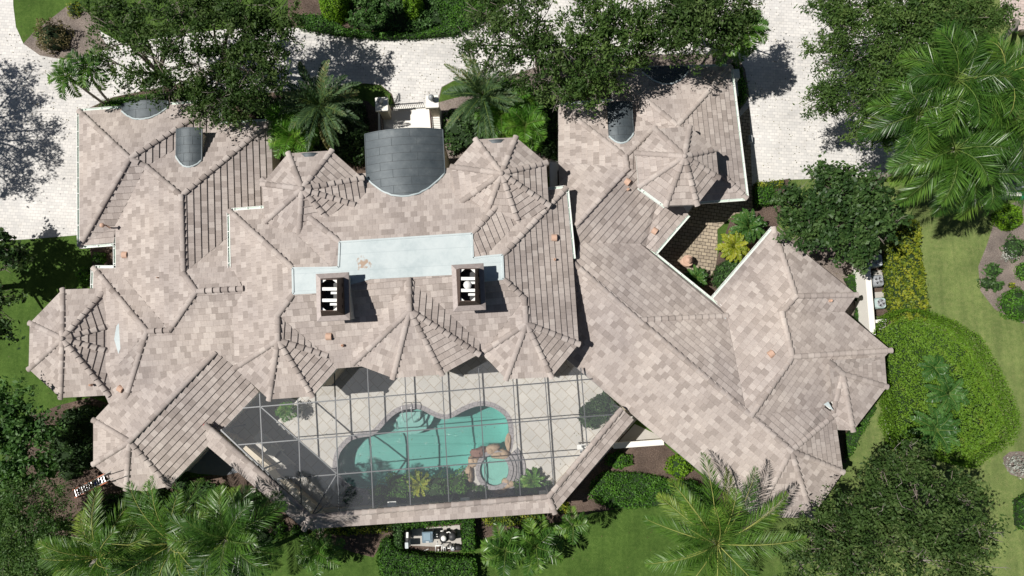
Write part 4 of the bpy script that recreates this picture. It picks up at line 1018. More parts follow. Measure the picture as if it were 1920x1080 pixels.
# ------------------------------------------------------------------ screened pool enclosure
ZB = 3.5
cage = empty('pool_enclosure', P(800, 960, 0), 'dark bronze screened pool enclosure over the deck behind the house', 'enclosure')
CO = P(800, 960, 0)
def cbeam(a, b_, w=.048, h=.10):
    m_ = MB(); m_.beam(P(*a, ZB), P(*b_, ZB), w, h); m_.build('beam', BRONZE, cage, CO)
NS = [((487, 738), (494, 884)), ((558, 748), (565, 947)), ((627, 700), (636, 962)), ((689, 690), (700, 957)), ((759, 700), (770, 951)), ((828, 690), (842, 945)), ((897, 690), (912, 939)), ((961, 700), (976, 934)), ((1021, 700), (1038, 909)), ((1089, 690), (1101, 836))]
for a, b_ in NS: cbeam(a, b_)
for a, b_ in [((456, 765), (1104, 711)), ((446, 834), (1152, 777)), ((520, 898), (1097, 853)), ((488, 762), (632, 888)), ((632, 888), (585, 966)), ((1022, 846), (1030, 927))][:5]: cbeam(a, b_, .06, .08)
rim = [(415, 806), (585, 967), (1028, 929), (1162, 764)]
for k in range(3): cbeam(rim[k], rim[k + 1], .09, .12)
sc = MB(); sc.poly([P(x, y, ZB + .06) for x, y in [(415, 806), (585, 967), (1028, 929), (1162, 764), (1090, 690), (902, 662), (630, 688), (520, 715), (484, 737)]])
sc.build('screen', SCREEN, cage, CO)
ps = MB()
for x, y in [(415, 806), (492, 880), (585, 967), (700, 957), (842, 945), (1028, 929), (1097, 843), (1162, 764)]:
    p = P(x, y, ZB); ps.beam(Vector((p.x, p.y, 0)), p, .08)
ps.build('post', BRONZE, cage, CO)

# wall lamps and planter wall inside
b = MB(); a_, c_ = P(640, 958, 0), P(1015, 925, 0); b.beam(Vector((a_.x, a_.y, .22)), Vector((c_.x, c_.y, .22)), .12, .44)
tag(b.build('planter_wall', BLACK), 'low charcoal planter wall along the south side of the deck', 'wall')
for k, (x, y) in enumerate([(735, 945), (872, 938), (1019, 925), (1090, 838)]):
    c = P(x, y, 1.75); root = empty('wall_lamp', c - Vector((0, 0, .2)), ['white wall light under the parapet, leftmost of the south side', 'white wall light under the parapet at the middle of the south side', 'white wall light beside the south east corner of the deck', 'white wall light on the east side of the enclosure'][k], 'light', 'wall lights round the deck')
    m_ = MB(); m_.box(c, (.52, .30, .07), .05, bev=.02); m_.box(c - Vector((0, 0, .1)), (.36, .2, .14), .05); m_.build('shade', WHITE, root, c - Vector((0, 0, .2)))
    m_ = MB(); m_.box(c + Vector((0, -.22, -.06)), (.12, .25, .12)); m_.build('bracket', GREYM, root, c - Vector((0, 0, .2)))

# furniture at the shaded west end; added pale loungers imitate a lit deck patch
def lounge(px, py, rz, label):
    o = P(px, py, 0); root = empty('lit_patch_lounger', o, label, 'lounger', 'loungers added in place of a lit deck patch', rz)
    fm = MB(); 
    for y in (-.3, .3): fm.box((0, y, .28), (1.9, .05, .06))
    for x in (-.85, .0, .85): fm.box((x, 0, .28), (.05, .6, .05))
    ob = fm.build('frame', ALU, None); ob.parent = root
    for x in (-.85, .85):
        for y in (-.3, .3):
            l_ = MB(); l_.box((x, y, .13), (.05, .05, .26)); o2 = l_.build('leg', ALU, None); o2.parent = root
    cu = MB(); cu.box((.28, 0, .35), (1.28, .62, .08), bev=.03); ob = cu.build('seat_cushion', IVORY, None); ob.parent = root
    M = Matrix.Rotation(math.radians(35), 3, 'Y'); cu = MB(); cu.box((-.62, 0, .53), (.68, .62, .08), M=M, bev=.03); ob = cu.build('back_cushion', IVORY, None); ob.parent = root
lounge(508, 832, math.radians(-42), 'added pale lounger imitating a lit patch of the shaded deck, nearest the west wing eave')
lounge(530, 858, math.radians(-42), 'added pale lounger imitating a lit patch of the shaded deck, second from the west wing')
o = P(533, 886, 0); root = empty('outdoor_table', o, 'low grey stone table at the west end of the shaded deck', 'table', rz=.3)
m_ = MB(); m_.box((0, 0, .42), (1.5, .75, .06), bev=.02); ob = m_.build('table_top', CONC, None); ob.parent = root
m_ = MB(); m_.box((0, 0, .2), (.9, .4, .39)); ob = m_.build('base', DARKST, None); ob.parent = root

# spa, rocks
sp_o = P(927, 880, 0); spa = empty('spa', sp_o, 'round raised spa with pale turquoise water beside the pool', 'spa')
m_ = MB(); n = 28; Rs = .92
def rg(r, z): return [sp_o + Vector((math.cos(2 * math.pi * k / n) * r * .95, math.sin(2 * math.pi * k / n) * r, z)) for k in range(n)]
rings = [rg(Rs + .28, .0), rg(Rs + .28, .34), rg(Rs, .34), rg(Rs, .1)]; vs = sum(rings, []); fs = []
for i in range(3):
    for k in range(n): j = (k + 1) % n; fs.append((i * n + k, i * n + j, (i + 1) * n + j, (i + 1) * n + k))
m_.add(vs, fs); m_.build('surround', COPING, spa, sp_o)
m_ = MB(); vs = rg(Rs, .1) + rg(Rs, -.0) + rg(Rs * .6, .04); m_.poly(rg(Rs, .105)); m_.build('basin', SPAP, spa, sp_o)
m_ = MB(); 
for k in range(n):
    j = (k + 1) % n; a, b_, c2, d2 = rg(Rs * .98, .16)[k], rg(Rs * .98, .16)[j], rg(Rs * .66, .16)[j], rg(Rs * .66, .16)[k]; m_.add([a, b_, c2, d2], [(0, 1, 2, 3)])
m_.build('bench', SPAP, spa, sp_o)
m_ = MB(); m_.poly(rg(Rs, .26)); m_.build('water', WATERS, spa, sp_o)
for k, r_ in enumerate((1.35, 1.62, 1.9)):
    m_ = MB(); cen = sp_o; h_ = .26 - .08 * k; aa = np.linspace(-.9, .75, 14)
    pts = [(cen.x + math.cos(t) * r_, cen.y + math.sin(t) * r_) for t in aa] + [(cen.x + math.cos(t) * (r_ - .25), cen.y + math.sin(t) * (r_ - .25)) for t in aa[::-1]]
    m_.prism(pts, 0, h_); m_.build('step', COPING, spa, sp_o)
def rock(px, py, sx, sy, h, m, seed, label, z0=-.1):
    rnd = random.Random(seed); o = P(px, py, 0); mb = MB(); n1, n2 = 14, 7; vs = []
    ph = [rnd.uniform(0, 6) for _ in range(4)]
    for i in range(n2):
        v = i / (n2 - 1) * math.pi / 2
        for k in range(n1):
            u = 2 * math.pi * k / n1; q = 1 + .16 * math.sin(2 * u + ph[0]) + .12 * math.sin(3 * u + ph[1] + v) + .05 * rnd.uniform(-1, 1)
            rr = math.cos(v) ** .55 * q; vs.append(o + Vector((math.cos(u) * sx * rr, math.sin(u) * sy * rr, z0 + (h - z0) * math.sin(v) ** .8 * (1 + .08 * math.sin(u * 2 + ph[2])))))
    fs = [(i * n1 + k, i * n1 + (k + 1) % n1, (i + 1) * n1 + (k + 1) % n1, (i + 1) * n1 + k) for i in range(n2 - 1) for k in range(n1)] + [tuple((n2 - 1) * n1 + k for k in range(n1))]
    mb.add(vs, fs); tag(mb.build('boulder', m, None, o), label, 'boulder', 'boulders round the spa')
rock(899, 848, .50, .38, .42, ROCKR, 1, 'dark reddish boulder between the pool and the spa')
rock(923, 842, .48, .32, .42, ROCK, 2, 'flat tan boulder at the top of the spa')
rock(939, 852, .55, .36, .40, ROCK, 3, 'tan boulder at the upper right of the spa by the steps')
rock(888, 865, .32, .42, .36, ROCK, 4, 'pale tan boulder at the left of the spa against the pool')
rock(880, 888, .26, .50, .38, ROCK, 5, 'tall narrow tan boulder left of the spa above the plants')
rock(953, 829, .22, .50, .18, ROCK, 6, 'long tan rock edging the east end of the pool')
rock(952, 905, .42, .38, .36, ROCK, 7, 'tan boulder at the lower right of the spa beside the clump of leaves')
rock(937, 919, .42, .26, .32, ROCK, 8, 'low tan boulder at the foot of the spa')

# ------------------------------------------------------------------ entry porch
EO = P(767, 215, 0); porch = empty('entry_porch', EO, 'white entry porch with two square piers and brown iron railings', 'porch')
zt = .5
m_ = MB(); m_.prism([tuple(P(x, y, zt).xy) for x, y in [(709, 208), (826, 204), (828, 262), (709, 262)]], 0, zt); m_.build('terrace', STUCCOW, porch, EO)
m_ = MB(); m_.prism([tuple(P(x, y, .3).xy) for x, y in [(737, 200), (798, 196), (798, 207), (737, 209)]], 0, .25); m_.build('step', STUCCOW, porch, EO)
for (x0, y0, x1, y1) in ((703, 182, 728, 208), (798, 178, 823, 202)):
    zc = 2.3; a, b_ = P(x0, y1, zc), P(x1, y0, zc); c = (a + b_) / 2; w, l = abs(b_.x - a.x), abs(b_.y - a.y)
    m_ = MB(); m_.box((c.x, c.y, zc - .08), (w, l, .16), .05, bev=.04); cap = m_.build('pier_cap', STUCCOW, porch, EO)
    m_ = MB(); m_.box((c.x, c.y, (zc - .16) / 2), (w - .24, l - .24, zc - .16), .05); m_.build('pier', STUCCO, porch, EO)
    m_ = MB(); q = Vector((c.x - .02, c.y + .08, zc)); m_.lathe(q, [(.11, 0), (.11, .05), (.05, .09), (.05, .16), (.14, .24), (.19, .36), (.18, .48), (.1, .58), (.03, .62)], 14); m_.build('finial', GREYM, porch, EO)
def rail(a, b_, z0, z1, m, nb):
    mb = MB(); A0, B0 = P(*a, z0), P(*b_, z0); A1, B1 = Vector((A0.x, A0.y, z1)), Vector((B0.x, B0.y, z1)); mb.beam(A1, B1, .06, .05); mb.beam(A0 + Vector((0, 0, .1)), B0 + Vector((0, 0, .1)), .04)
    for k in range(nb + 1): p = A0.lerp(B0, k / nb); mb.beam(p, Vector((p.x, p.y, z1)), .025)
    mb.build('railing', m, porch, EO)
rail((737, 207), (797, 203), zt, 1.45, BLACK, 17); rail((718, 212), (720, 262), zt, 1.4, COPPERD, 16); rail((808, 209), (813, 262), zt, 1.4, COPPERD, 16)

# garden walls
def gwall(pts, h, w, m, label, name='garden_wall'):
    mb = MB(); P_ = [P(x, y, h) for x, y in pts]
    for a, b_ in zip(P_[:-1], P_[1:]):
        d = (b_ - a).normalized(); M = Matrix(((d.x, -d.y, 0), (d.y, d.x, 0), (0, 0, 1))); c = (a + b_) / 2; Ld = (b_ - a).length
        mb.box((c.x, c.y, h / 2 - .05), (Ld, w - .1, h - .1), M=M); mb.box((c.x, c.y, h - .05), (Ld, w, .1), M=M, bev=.02)
    return tag(mb.build(name, m, None, (P_[0].x, P_[0].y, 0)), label, 'wall')
gwall([(1625, 478), (1637, 628)], 1.6, .36, STUCCOW, 'long white wall screening the three air conditioner units')
gwall([(1640, 603), (1662, 600)], 1.2, .2, STUCCOW, 'short white return wall below the air conditioner units')
gwall([(1150, 836), (1245, 829)], .7, .35, STUCCOW, 'low white wall beside the south east wing')
gwall([(1890, 314), (1935, 306)], 1.6, .35, STUCCOW, 'white wall above the air conditioner at the right edge')
gwall([(1886, 363), (1916, 364)], 1.3, .24, STUCCOW, 'white wall below the air conditioner at the right edge')
gwall([(1896, 277), (1960, 270)], 2.6, .8, STUCCO, 'cream wall of the neighbouring building at the right edge', 'neighbouring_wall')
m_ = MB(); m_.box(P(1230, 806, 0) * 1, (.01, .01, .01)) if False else None
o = P(1384, 158, 0); m_ = MB(); m_.box(Vector((P(1378, 138, 2.4).x, P(1378, 138, 2.4).y, 1.2)), (.6, .6, 2.4), .06, bev=.03); m_.box(Vector((P(1376, 165, 1.8).x, P(1376, 165, 1.8).y, .9)), (.5, 1.0, 1.8), .06, bev=.03)
tag(m_.build('utility_cabinet', LTGREY, None, P(1378, 150, 0)), 'pale grey utility cabinets against the north east corner of the house', 'cabinet')
m_ = MB(); m_.box(P(1405, 262, .25), (.3, .5, .5), bev=.05); tag(m_.build('utility_box', GREYM, None, P(1405, 262, 0)), 'small grey box at the foot of the east wall by the driveway', 'box')

# air conditioners
def ac(px, py, s, h, label, body=LTGREY, rz=0.06):
    c = P(px, py, h); o = Vector((c.x, c.y, 0)); root = empty('air_conditioner', o, label, 'air conditioner', 'outdoor air conditioner units')
    b = MB(); b.box((c.x, c.y, h / 2), (s, s, h), rz, bev=.12); b.build('casing', body, root, o)
    b = MB(); b.lathe((c.x, c.y, h), [(s * .38, .0), (s * .38, .03), (s * .34, .03)], 24); b.build('fan_ring', GREYM, root, o)
    b = MB(); b.lathe((c.x, c.y, h + .012), [(s * .34, 0), (s * .33, .004)], 24); b.build('fan_well', BLACK, root, o)
    b = MB()
    for k in range(4):
        a = k * math.pi / 2 + px; u = Vector((math.cos(a), math.sin(a), 0)); v = Vector((-u.y, u.x, 0)); q = Vector((c.x, c.y, h + .03)); b.add([q + u * .05, q + u * s * .3 - v * .04, q + u * s * .31 + v * .13, q + v * .06 + u * .06], [(0, 1, 2, 3)])
    b.lathe((c.x, c.y, h + .03), [(.08, 0), (.07, .03)], 12); b.build('fan_blades', GREYM, root, o)
    b = MB()
    for r_ in (.12, .2, .28): b.tube([Vector((c.x + math.cos(t) * s * r_ / .28 * .34, c.y + math.sin(t) * s * r_ / .28 * .34, h + .06)) for t in np.linspace(0, 2 * math.pi, 21)], .006, 4)
    for k in range(8): a = k * math.pi / 4; b.beam((c.x, c.y, h + .06), (c.x + math.cos(a) * s * .36, c.y + math.sin(a) * s * .36, h + .05), .01)
    b.build('guard', ALU, root, o)
ac(1644, 488, .78, .95, 'air conditioner half shaded by the broad tree, top of the row of three')
ac(1647, 526, .72, 1.0, 'grey air conditioner with a dark fan, middle of the row of three', GREYM)
ac(1652, 568, .68, .8, 'pale blue green air conditioner, bottom of the row of three', simple('pale_teal_casing', (.42, .53, .52), .5))
ac(1910, 344, .72, .9, 'white air conditioner at the right edge of the garden')
m_ = MB(); c = P(1917, 366, .4); m_.lathe(Vector((c.x, c.y, 0)), [(.28, 0), (.3, .3), (.22, .34)], 16); 
for k in range(3): m_.tube([Vector((c.x + math.cos(t) * (.26 - .04 * k), c.y + math.sin(t) * (.26 - .04 * k), .36 + .04 * k)) for t in np.linspace(0, 6.28, 15)], .025, 5)
tag(m_.build('coiled_hose', GREENP, None, Vector((c.x, c.y, 0))), 'green coiled garden hose at the right edge', 'hose')

# pool equipment
pe = P(805, 1010, 0)
sheet('equipment_slab', [(757, 993), (862, 984), (866, 1024), (845, 1026), (760, 1022)], CONC, .05)
def pbox(name, px0, py0, px1, py1, h, m, label, cat, grp='pool equipment on the concrete slab', z0=.05, parts=None, bev=.03):
    a, b_ = P(px0, py1, h), P(px1, py0, h); c = (a + b_) / 2; o = Vector((c.x, c.y, z0)); root = empty(name, o, label, cat, grp)
    mb = MB(); mb.box((c.x, c.y, (z0 + h) / 2), (abs(b_.x - a.x), abs(b_.y - a.y), h - z0), .05, bev=bev); mb.build('casing', m, root, o); return root, c, o
r_, c, o = pbox('pool_heater', 791, 997, 812, 1018, .9, BLUEG, 'slate blue pool heater with a flat top in the hedged enclosure', 'pool heater')
mb = MB(); mb.box((c.x - .03, c.y + .05, .915), (.42, .42, .03), .05, bev=.01); mb.build('lid', simple('lighter_blue_grey_lid', (.2, .29, .35), .45), r_, o)
mb = MB()
for k in range(6): mb.box((c.x + .27, c.y + .18 - k * .08, .91), (.08, .03, .02), .05)
mb.build('grille', BLACK, r_, o)
mb = MB(); mb.box((c.x, c.y - .26, .915), (.18, .04, .02)); mb.build('badge', WHITE, r_, o)
r_, c, o = pbox('control_panel', 760, 998, 766, 1016, 1.4, BLACK, 'dark control panel standing at the left end of the equipment slab', 'panel')
mb = MB(); mb.box((c.x + .02, c.y + .12, 1.42), (.12, .32, .03)); mb.build('cover', WHITE, r_, o)
r_, c, o = pbox('control_panel', 759, 1017, 766, 1029, 1.0, LTGREY, 'pale control box below the dark panel at the slab end', 'panel')
fo = P(835, 1002, 0); root = empty('filter_tank', fo, 'dark rounded filter tank with a white domed valve on top', 'filter', 'pool equipment on the concrete slab')
mb = MB(); mb.lathe(fo, [(.30, .05), (.32, .5), (.28, .8), (.14, .95)], 20); mb.build('tank', BLACK, root, fo)
mb = MB(); mb.lathe(fo + Vector((0, 0, .9)), [(.15, 0), (.17, .06), (.14, .14), (.04, .18)], 16); mb.build('dome', PIPEW, root, fo)
fo = P(850, 1001, 0); root = empty('filter_tank', fo, 'dark round pool filter right of the one with the white dome', 'filter', 'pool equipment on the concrete slab')
mb = MB(); mb.lathe(fo, [(.24, .05), (.27, .4), (.24, .75), (.1, .86)], 20); mb.build('tank', BLACK, root, fo)
fo = P(858, 1025, 0); root = empty('pool_pump', fo, 'black pool pump beside the white pipes at the slab corner', 'pump', 'pool equipment on the concrete slab')
mb = MB(); mb.tube([fo + Vector((-.3, 0, .3)), fo + Vector((.3, .02, .3))], .14, 12); mb.build('motor', BLACK, root, fo); mb = MB(); mb.lathe(fo + Vector((-.25, 0, .2)), [(.14, 0), (.14, .3), (.1, .33)], 14); mb.build('strainer', GREYM, root, fo)
mb = MB()
def pp(*pts, r=.035):
    mb.tube([P(x, y, z) for x, y, z in pts], r, 8)
pp((817, 1034, .2), (817, 1023, .6), (833, 1022, .6)); pp((822, 1034, .1), (822, 1030, .5)); pp((828, 1034, .1), (829, 1025, .7)); pp((832, 1034, .1), (832, 1028, .5), (829, 1027, .5)); pp((836, 1034, .1), (835, 1026, .7), (831, 1026, .7))
pp((840, 1024, .1), (840, 1028, .6), (845, 1028, .6)); pp((844, 1020, .1), (845, 1027, .8)); pp((851, 1020, .2), (850, 1029, .6)); pp((820, 1015, .3), (820, 1023, .5)); pp((815, 1001, .5), (820, 1002, .6)); pp((815, 1006, .5), (821, 1006, .6)); pp((794, 1033, .05), (804, 1029, .05), r=.025); pp((832, 995, .6), (826, 996, .6)); pp((846, 1010, .3), (846, 1003, .6))
pp((848, 1002, .7), (842, 997, .7), (835, 1000, .7))
tag(mb.build('pipework', PIPEW, None, P(832, 1028, 0)), 'cluster of white plastic pool pipes at the slab edge', 'pipes')

# ladder leaning on the south west eave
a, b_ = P(139, 926, 0), P(197, 897, 3.35); lad = empty('ladder', a, 'aluminium extension ladder with orange rails leaning on the west wing eave', 'ladder')
d = (b_ - a); sd = Vector((d.y, -d.x, 0)).normalized()
for s_ in (-1, 1):
    m_ = MB(); m_.beam(a + sd * s_ * .24, b_ + sd * s_ * .24 + d * .03, .055, .09); m_.build('side_rail', ORANGE, lad, a)
    m_ = MB(); m_.beam(a + sd * s_ * .19 + d * .3 + Vector((0, 0, .09)), b_ + sd * s_ * .19 + d * .22 + Vector((0, 0, .09)), .03, .08); m_.build('fly_rail', ALU, lad, a)
for k in range(13):
    p = a + d * (k + .7) / 13; m_ = MB(); m_.beam(p - sd * .24, p + sd * .24, .04, .035); m_.build('rung', ALU, lad, a)
m_ = MB(); m_.box(a + d * .72 - Vector((0, 0, .15)), (.26, .22, .2), .5, bev=.03); m_.build('stabiliser_pad', BLUEP, lad, a)

# courtyard fountain
fo = P(1284, 492, 0); root = empty('fountain', fo, 'small tiered terracotta fountain on the courtyard paving', 'fountain')
mb = MB(); mb.lathe(fo, [(.3, 0), (.32, .1), (.14, .2), (.1, .55), (.34, .66), (.36, .74), (.30, .72), (.1, .70)], 20); mb.build('lower_bowl', TERRA, root, fo)
mb = MB(); mb.lathe(fo + Vector((0, 0, .7)), [(.07, 0), (.06, .2), (.2, .28), (.21, .33), (.05, .34), (.02, .45)], 16); mb.build('upper_bowl', TERRA, root, fo)
# ------------------------------------------------------------------ trees
GO = 'live oaks round the drive'
tree('oak_tree', 'wide airy oak over the west garage and driveway, left end of the front row', 'tree', GO, (330, 175),
     [(235, 60, 62, 6.5), (290, 110, 58, 7), (265, 160, 38, 6), (350, 60, 60, 7.5), (205, 110, 30, 5.5), (320, 175, 40, 6.2), (240, 20, 50, 6.5), (200, 30, 38, 6), (320, 10, 60, 7), (372, 120, 42, 7)], OAK, 11, sub=1.75, per=30)
tree('oak_tree', 'dense dark oak between the drive and the left date palm', 'tree', GO, (430, 130),
     [(430, 60, 62, 7), (470, 130, 60, 6.5), (420, 180, 52, 6), (500, 90, 50, 6.4), (395, 212, 30, 5.2), (505, 150, 36, 6), (450, 10, 60, 7), (520, 30, 44, 6.4), (400, 10, 50, 6.8), (455, 190, 38, 5.5), (380, 165, 42, 6)], OAK, 12, sub=2.4, per=34)
tree('oak_tree', 'open oak with bare pale limbs over the middle of the driveway, right of the hedge', 'tree', GO, (1010, 120),
     [(910, 30, 48, 7), (960, 70, 52, 7.5), (890, 85, 34, 6.5), (1010, 40, 55, 8), (940, 120, 36, 7), (1000, 110, 44, 7), (960, 10, 50, 7.5), (1050, 90, 50, 7.5), (1010, 150, 36, 6)], OAK, 13, sub=1.9, per=32)
tree('oak_tree', 'broad dark oak overhanging the roof of the north east wing', 'tree', GO, (1130, 100),
     [(1100, 50, 60, 8), (1075, 135, 48, 7), (1145, 90, 52, 7.5), (1095, 165, 34, 6.6), (1170, 30, 60, 8), (1145, 150, 26, 6.2), (1055, 178, 22, 5.8), (1200, 85, 40, 7)], OAK2, 14, sub=2.7, per=34)
tree('oak_tree', 'oak in the top row beside the small palm at the north east corner', 'tree', GO, (1290, 70),
     [(1250, 40, 60, 8), (1310, 30, 55, 8), (1240, 80, 42, 7), (1300, 80, 38, 7), (1360, 20, 50, 7.5), (1390, 45, 26, 6.5), (1270, 5, 55, 8), (1195, 118, 20, 6), (1350, 70, 38, 7), (1400, 5, 30, 7)], OAK, 15, sub=2.6, per=34)
tree('oak_tree', 'huge dense feathery tree right of the driveway in the top right', 'tree', GO, (1690, 80),
     [(1560, 40, 50, 7), (1620, 70, 70, 8), (1580, 150, 60, 7), (1680, 50, 75, 8.5), (1650, 160, 65, 7.5), (1740, 110, 75, 8.5), (1620, 220, 50, 6.5), (1770, 40, 75, 8.5), (1830, 60, 50, 8), (1700, 200, 55, 7), (1540, 190, 36, 6), (1590, 5, 60, 8), (1690, 0, 70, 8.5), (1800, 110, 60, 8), (1545, 100, 34, 6.5), (1650, 250, 34, 6), (1790, 0, 60, 8), (1865, 20, 32, 7)], OAK2, 16, sub=2.8, per=34, asp=.35, twigs=30)
tree('oak_tree', 'large shadowy tree filling the bottom right corner of the lawn', 'tree', GO, (1690, 990),
     [(1660, 930, 55, 7), (1600, 960, 50, 6.5), (1720, 960, 65, 7.5), (1780, 1010, 65, 7.5), (1640, 1020, 60, 7), (1560, 1030, 55, 6.5), (1700, 880, 50, 6.8), (1730, 1050, 65, 8), (1820, 1060, 50, 7), (1500, 1060, 36, 6), (1790, 920, 42, 6.5), (1710, 850, 26, 5.6), (1600, 1075, 55, 7), (1850, 1000, 28, 6), (1520, 1000, 36, 6), (1550, 975, 24, 5.5), (1640, 880, 22, 5.5)], OAK, 17, sub=2.0, per=34, twigs=90)
tree('bushy_tree', 'fine leaved bright green tree in the bottom left corner', 'tree', 'trees on the west side', (60, 1000),
     [(60, 960, 62, 4.5), (92, 945, 30, 4), (20, 1020, 55, 4.6), (90, 1030, 52, 4.6), (40, 1070, 50, 4.5), (15, 950, 40, 4), (120, 985, 26, 3.6)], FINEG, 18, sub=3.4, per=38, crad=.4, lsz=.14, trunk_r=.14, twigs=14)
tree('broadleaf_tree', 'rounded leafy tree at the left edge below the octagonal turret', 'tree', 'trees on the west side', (50, 800),
     [(25, 765, 42, 4), (60, 830, 40, 4), (20, 830, 40, 4), (72, 790, 24, 3.8), (40, 880, 36, 4), (90, 860, 20, 3.6)], SOFT, 19, sub=2.6, per=30, lsz=.24, asp=.6, trunk_r=.15, twigs=6)
tree('broadleaf_tree', 'dark leafy tree at the left edge beside the driveway end', 'tree', 'trees on the west side', (-5, 540),
     [(2, 458, 32, 6), (20, 492, 24, 5), (2, 560, 30, 3.4), (-109, 470, 40, 5.5), (-143, 436, 36, 5.5), (-72, 492, 30, 5.4), (-178, 492, 40, 5.5), (-130, 512, 34, 5.3), (-60, 455, 28, 5.8), (36, 478, 15, 5), (8, 605, 22, 3.2), (-24, 640, 34, 3.6)], BROAD, 20, sub=2.6, per=30, lsz=.24, asp=.6, trunk_r=.2, twigs=6)
tree('oak_tree', 'oak beyond the left edge whose crown shades the driveway', 'tree', GO, (-150, 250),
     [(-378, 45, 48, 8), (-323, 39, 31, 8), (-323, 107, 46, 8), (-385, 119, 54, 8), (-298, 181, 41, 8), (-366, 199, 54, 8), (-280, 224, 29, 8), (-378, 267, 43, 8), (-311, 279, 24, 8), (-452, 88, 60, 8), (-452, 211, 66, 8), (-268, 150, 19, 8), (-335, 248, 26, 8)], OAK, 21, sub=1.9, per=30)
tree('broadleaf_tree', 'glossy dark broadleaf tree beside the courtyard and air conditioners', 'tree', 'trees on the east side', (1575, 400),
     [(1500, 390, 42, 4.6), (1560, 360, 48, 5.2), (1620, 380, 46, 5.2), (1560, 430, 46, 5), (1630, 430, 42, 5), (1500, 440, 30, 4.2), (1600, 470, 30, 4.2), (1670, 410, 26, 4.4), (1545, 335, 26, 4.4), (1480, 370, 22, 4), (1590, 330, 16, 4.2), (1640, 345, 20, 4.4), (1622, 488, 16, 3.8)], BROAD, 22, sub=3.2, per=24, crad=.4, lsz=.24, asp=.6, trunk_r=.14, twigs=40)
tree('broadleaf_tree', 'leafy green bush tree in the hedge bed at the top of the drive', 'tree', 'shrubs in the top hedge bed', (690, 15),
     [(690, 10, 26, 2.6), (705, 30, 18, 2.2), (675, 25, 16, 2.1), (720, 5, 20, 2.4)], SOFT, 23, sub=4.5, per=26, lsz=.2, asp=.6, trunk_r=.08, twigs=0, crad=.3)

# ------------------------------------------------------------------ palms
GP = 'tall coconut palms on the east side'
palm('coconut_palm', 'upper left crown of the big palm clump at the right edge', 'palm', GP, (1795, 150, 9.5), (1905, 40), PALM, 31, nf=26, Lf=3.7, ll=1.15, lw=.038, nl=84, droop=1.3, hang=.6, sweep=1.0)
palm('coconut_palm', 'lowest crown of the big palm clump, hanging over the shaded lawn', 'palm', GP, (1790, 280, 8.5), (1650, 335), PALM, 32, nf=26, Lf=3.7, ll=1.15, lw=.038, nl=84, droop=1.3, hang=.6, sweep=1.0, trunk_r=.17, trunkm=PTRUNK)
palm('coconut_palm', 'rightmost crown of the big palm clump at the picture edge', 'palm', GP, (1895, 215, 9), (1900, 300), PALM, 33, nf=26, Lf=3.7, ll=1.15, lw=.038, nl=84, droop=1.3, hang=.6, sweep=1.0)
palm('coconut_palm', 'leaning coconut palm with yellow midribs on the south lawn', 'palm', 'coconut palms on the south side', (1345, 1020, 6.0), (1310, 985), PALMY, 34, nf=19, Lf=4.6, ll=.95, lw=.036, nl=84, hang=.42, sweep=1.05, droop=.9, e0=-.1, az=[1.9, 2.6, 1.35, 3.3, .1, 2.25, 3.9, 1.1, .7, 4.6, 5.5, 2.9, 1.65, .4, 3.6, 2.1, 1.2, 5.1, 2.45], twist=.5)
palm('coconut_palm', 'coconut palm left of the pair in the bottom left corner, nearest the ladder', 'palm', 'coconut palms on the south side', (185, 1045, 6.5), (190, 1060), PALMY, 35, nf=17, Lf=3.5, ll=.95, lw=.036, nl=84, hang=.42, sweep=1.05, droop=.95, e0=-.1, twist=.5, rach=RACHIS)
palm('coconut_palm', 'yellowish coconut palm right of the pair in the bottom left corner', 'palm', 'coconut palms on the south side', (325, 1020, 6.2), (330, 1050), PALMY, 36, nf=17, Lf=4.3, ll=.95, lw=.036, nl=84, hang=.42, sweep=1.05, droop=.95, e0=-.1, twist=.6, az=[.2, 1.2, .7, 1.65, 2.2, 3.0, 3.7, 5.6, 1.95, 0.45, 4.4, 5.0, 2.7, 1.4, .95, 3.3, 6.0, 2.45, .1])
palm('coconut_palm', 'tall dark palm leaning by the parapet corner, right of the bottom left pair', 'palm', 'coconut palms on the south side', (425, 1010, 7.6), (440, 1050), PALM, 37, nf=20, Lf=3.4, ll=.95, lw=.036, nl=84, hang=.42, sweep=1.05, droop=.9, twist=.4)
palm('date_palm', 'date palm with stiff grey fronds left of the entry', 'palm', 'date palms flanking the entry', (600, 198, 4.2), (602, 205), DATE, 38, nf=38, Lf=2.9, ll=.42, lw=.05, nl=60, droop=.8, e0=-.3, e1=1.3, vtilt=.5, trunk_r=.22, sweep=1.0)
palm('date_palm', 'date palm with grey green fronds right of the entry', 'palm', 'date palms flanking the entry', (905, 180, 4.2), (905, 190), DATE, 39, nf=34, Lf=3.0, ll=.42, lw=.05, nl=60, droop=.8, e0=-.3, e1=1.3, vtilt=.5, trunk_r=.22, sweep=1.0)
GA = 'bright bushy palms in the front beds'
palm('areca_palm', 'bright green bushy palm beside the left entry turret', 'palm', GA, (548, 255, 3.6), (552, 262), ARECA, 40, nf=22, Lf=1.7, ll=.62, lw=.045, nl=36, droop=1.1, trunk_r=.08, e0=-.1)
palm('areca_palm', 'small bright palm tuft above the bushy palm left of the entry', 'palm', GA, (528, 222, 3.2), (532, 230), ARECA, 41, nf=14, Lf=1.3, ll=.5, lw=.055, nl=22, droop=1.1, trunk_r=.06)
palm('areca_palm', 'bright green palm nearest the right entry turret', 'palm', GA, (985, 235, 3.8), (985, 250), ARECA, 42, nf=20, Lf=1.9, ll=.62, lw=.045, nl=38, droop=1.1, trunk_r=.08)
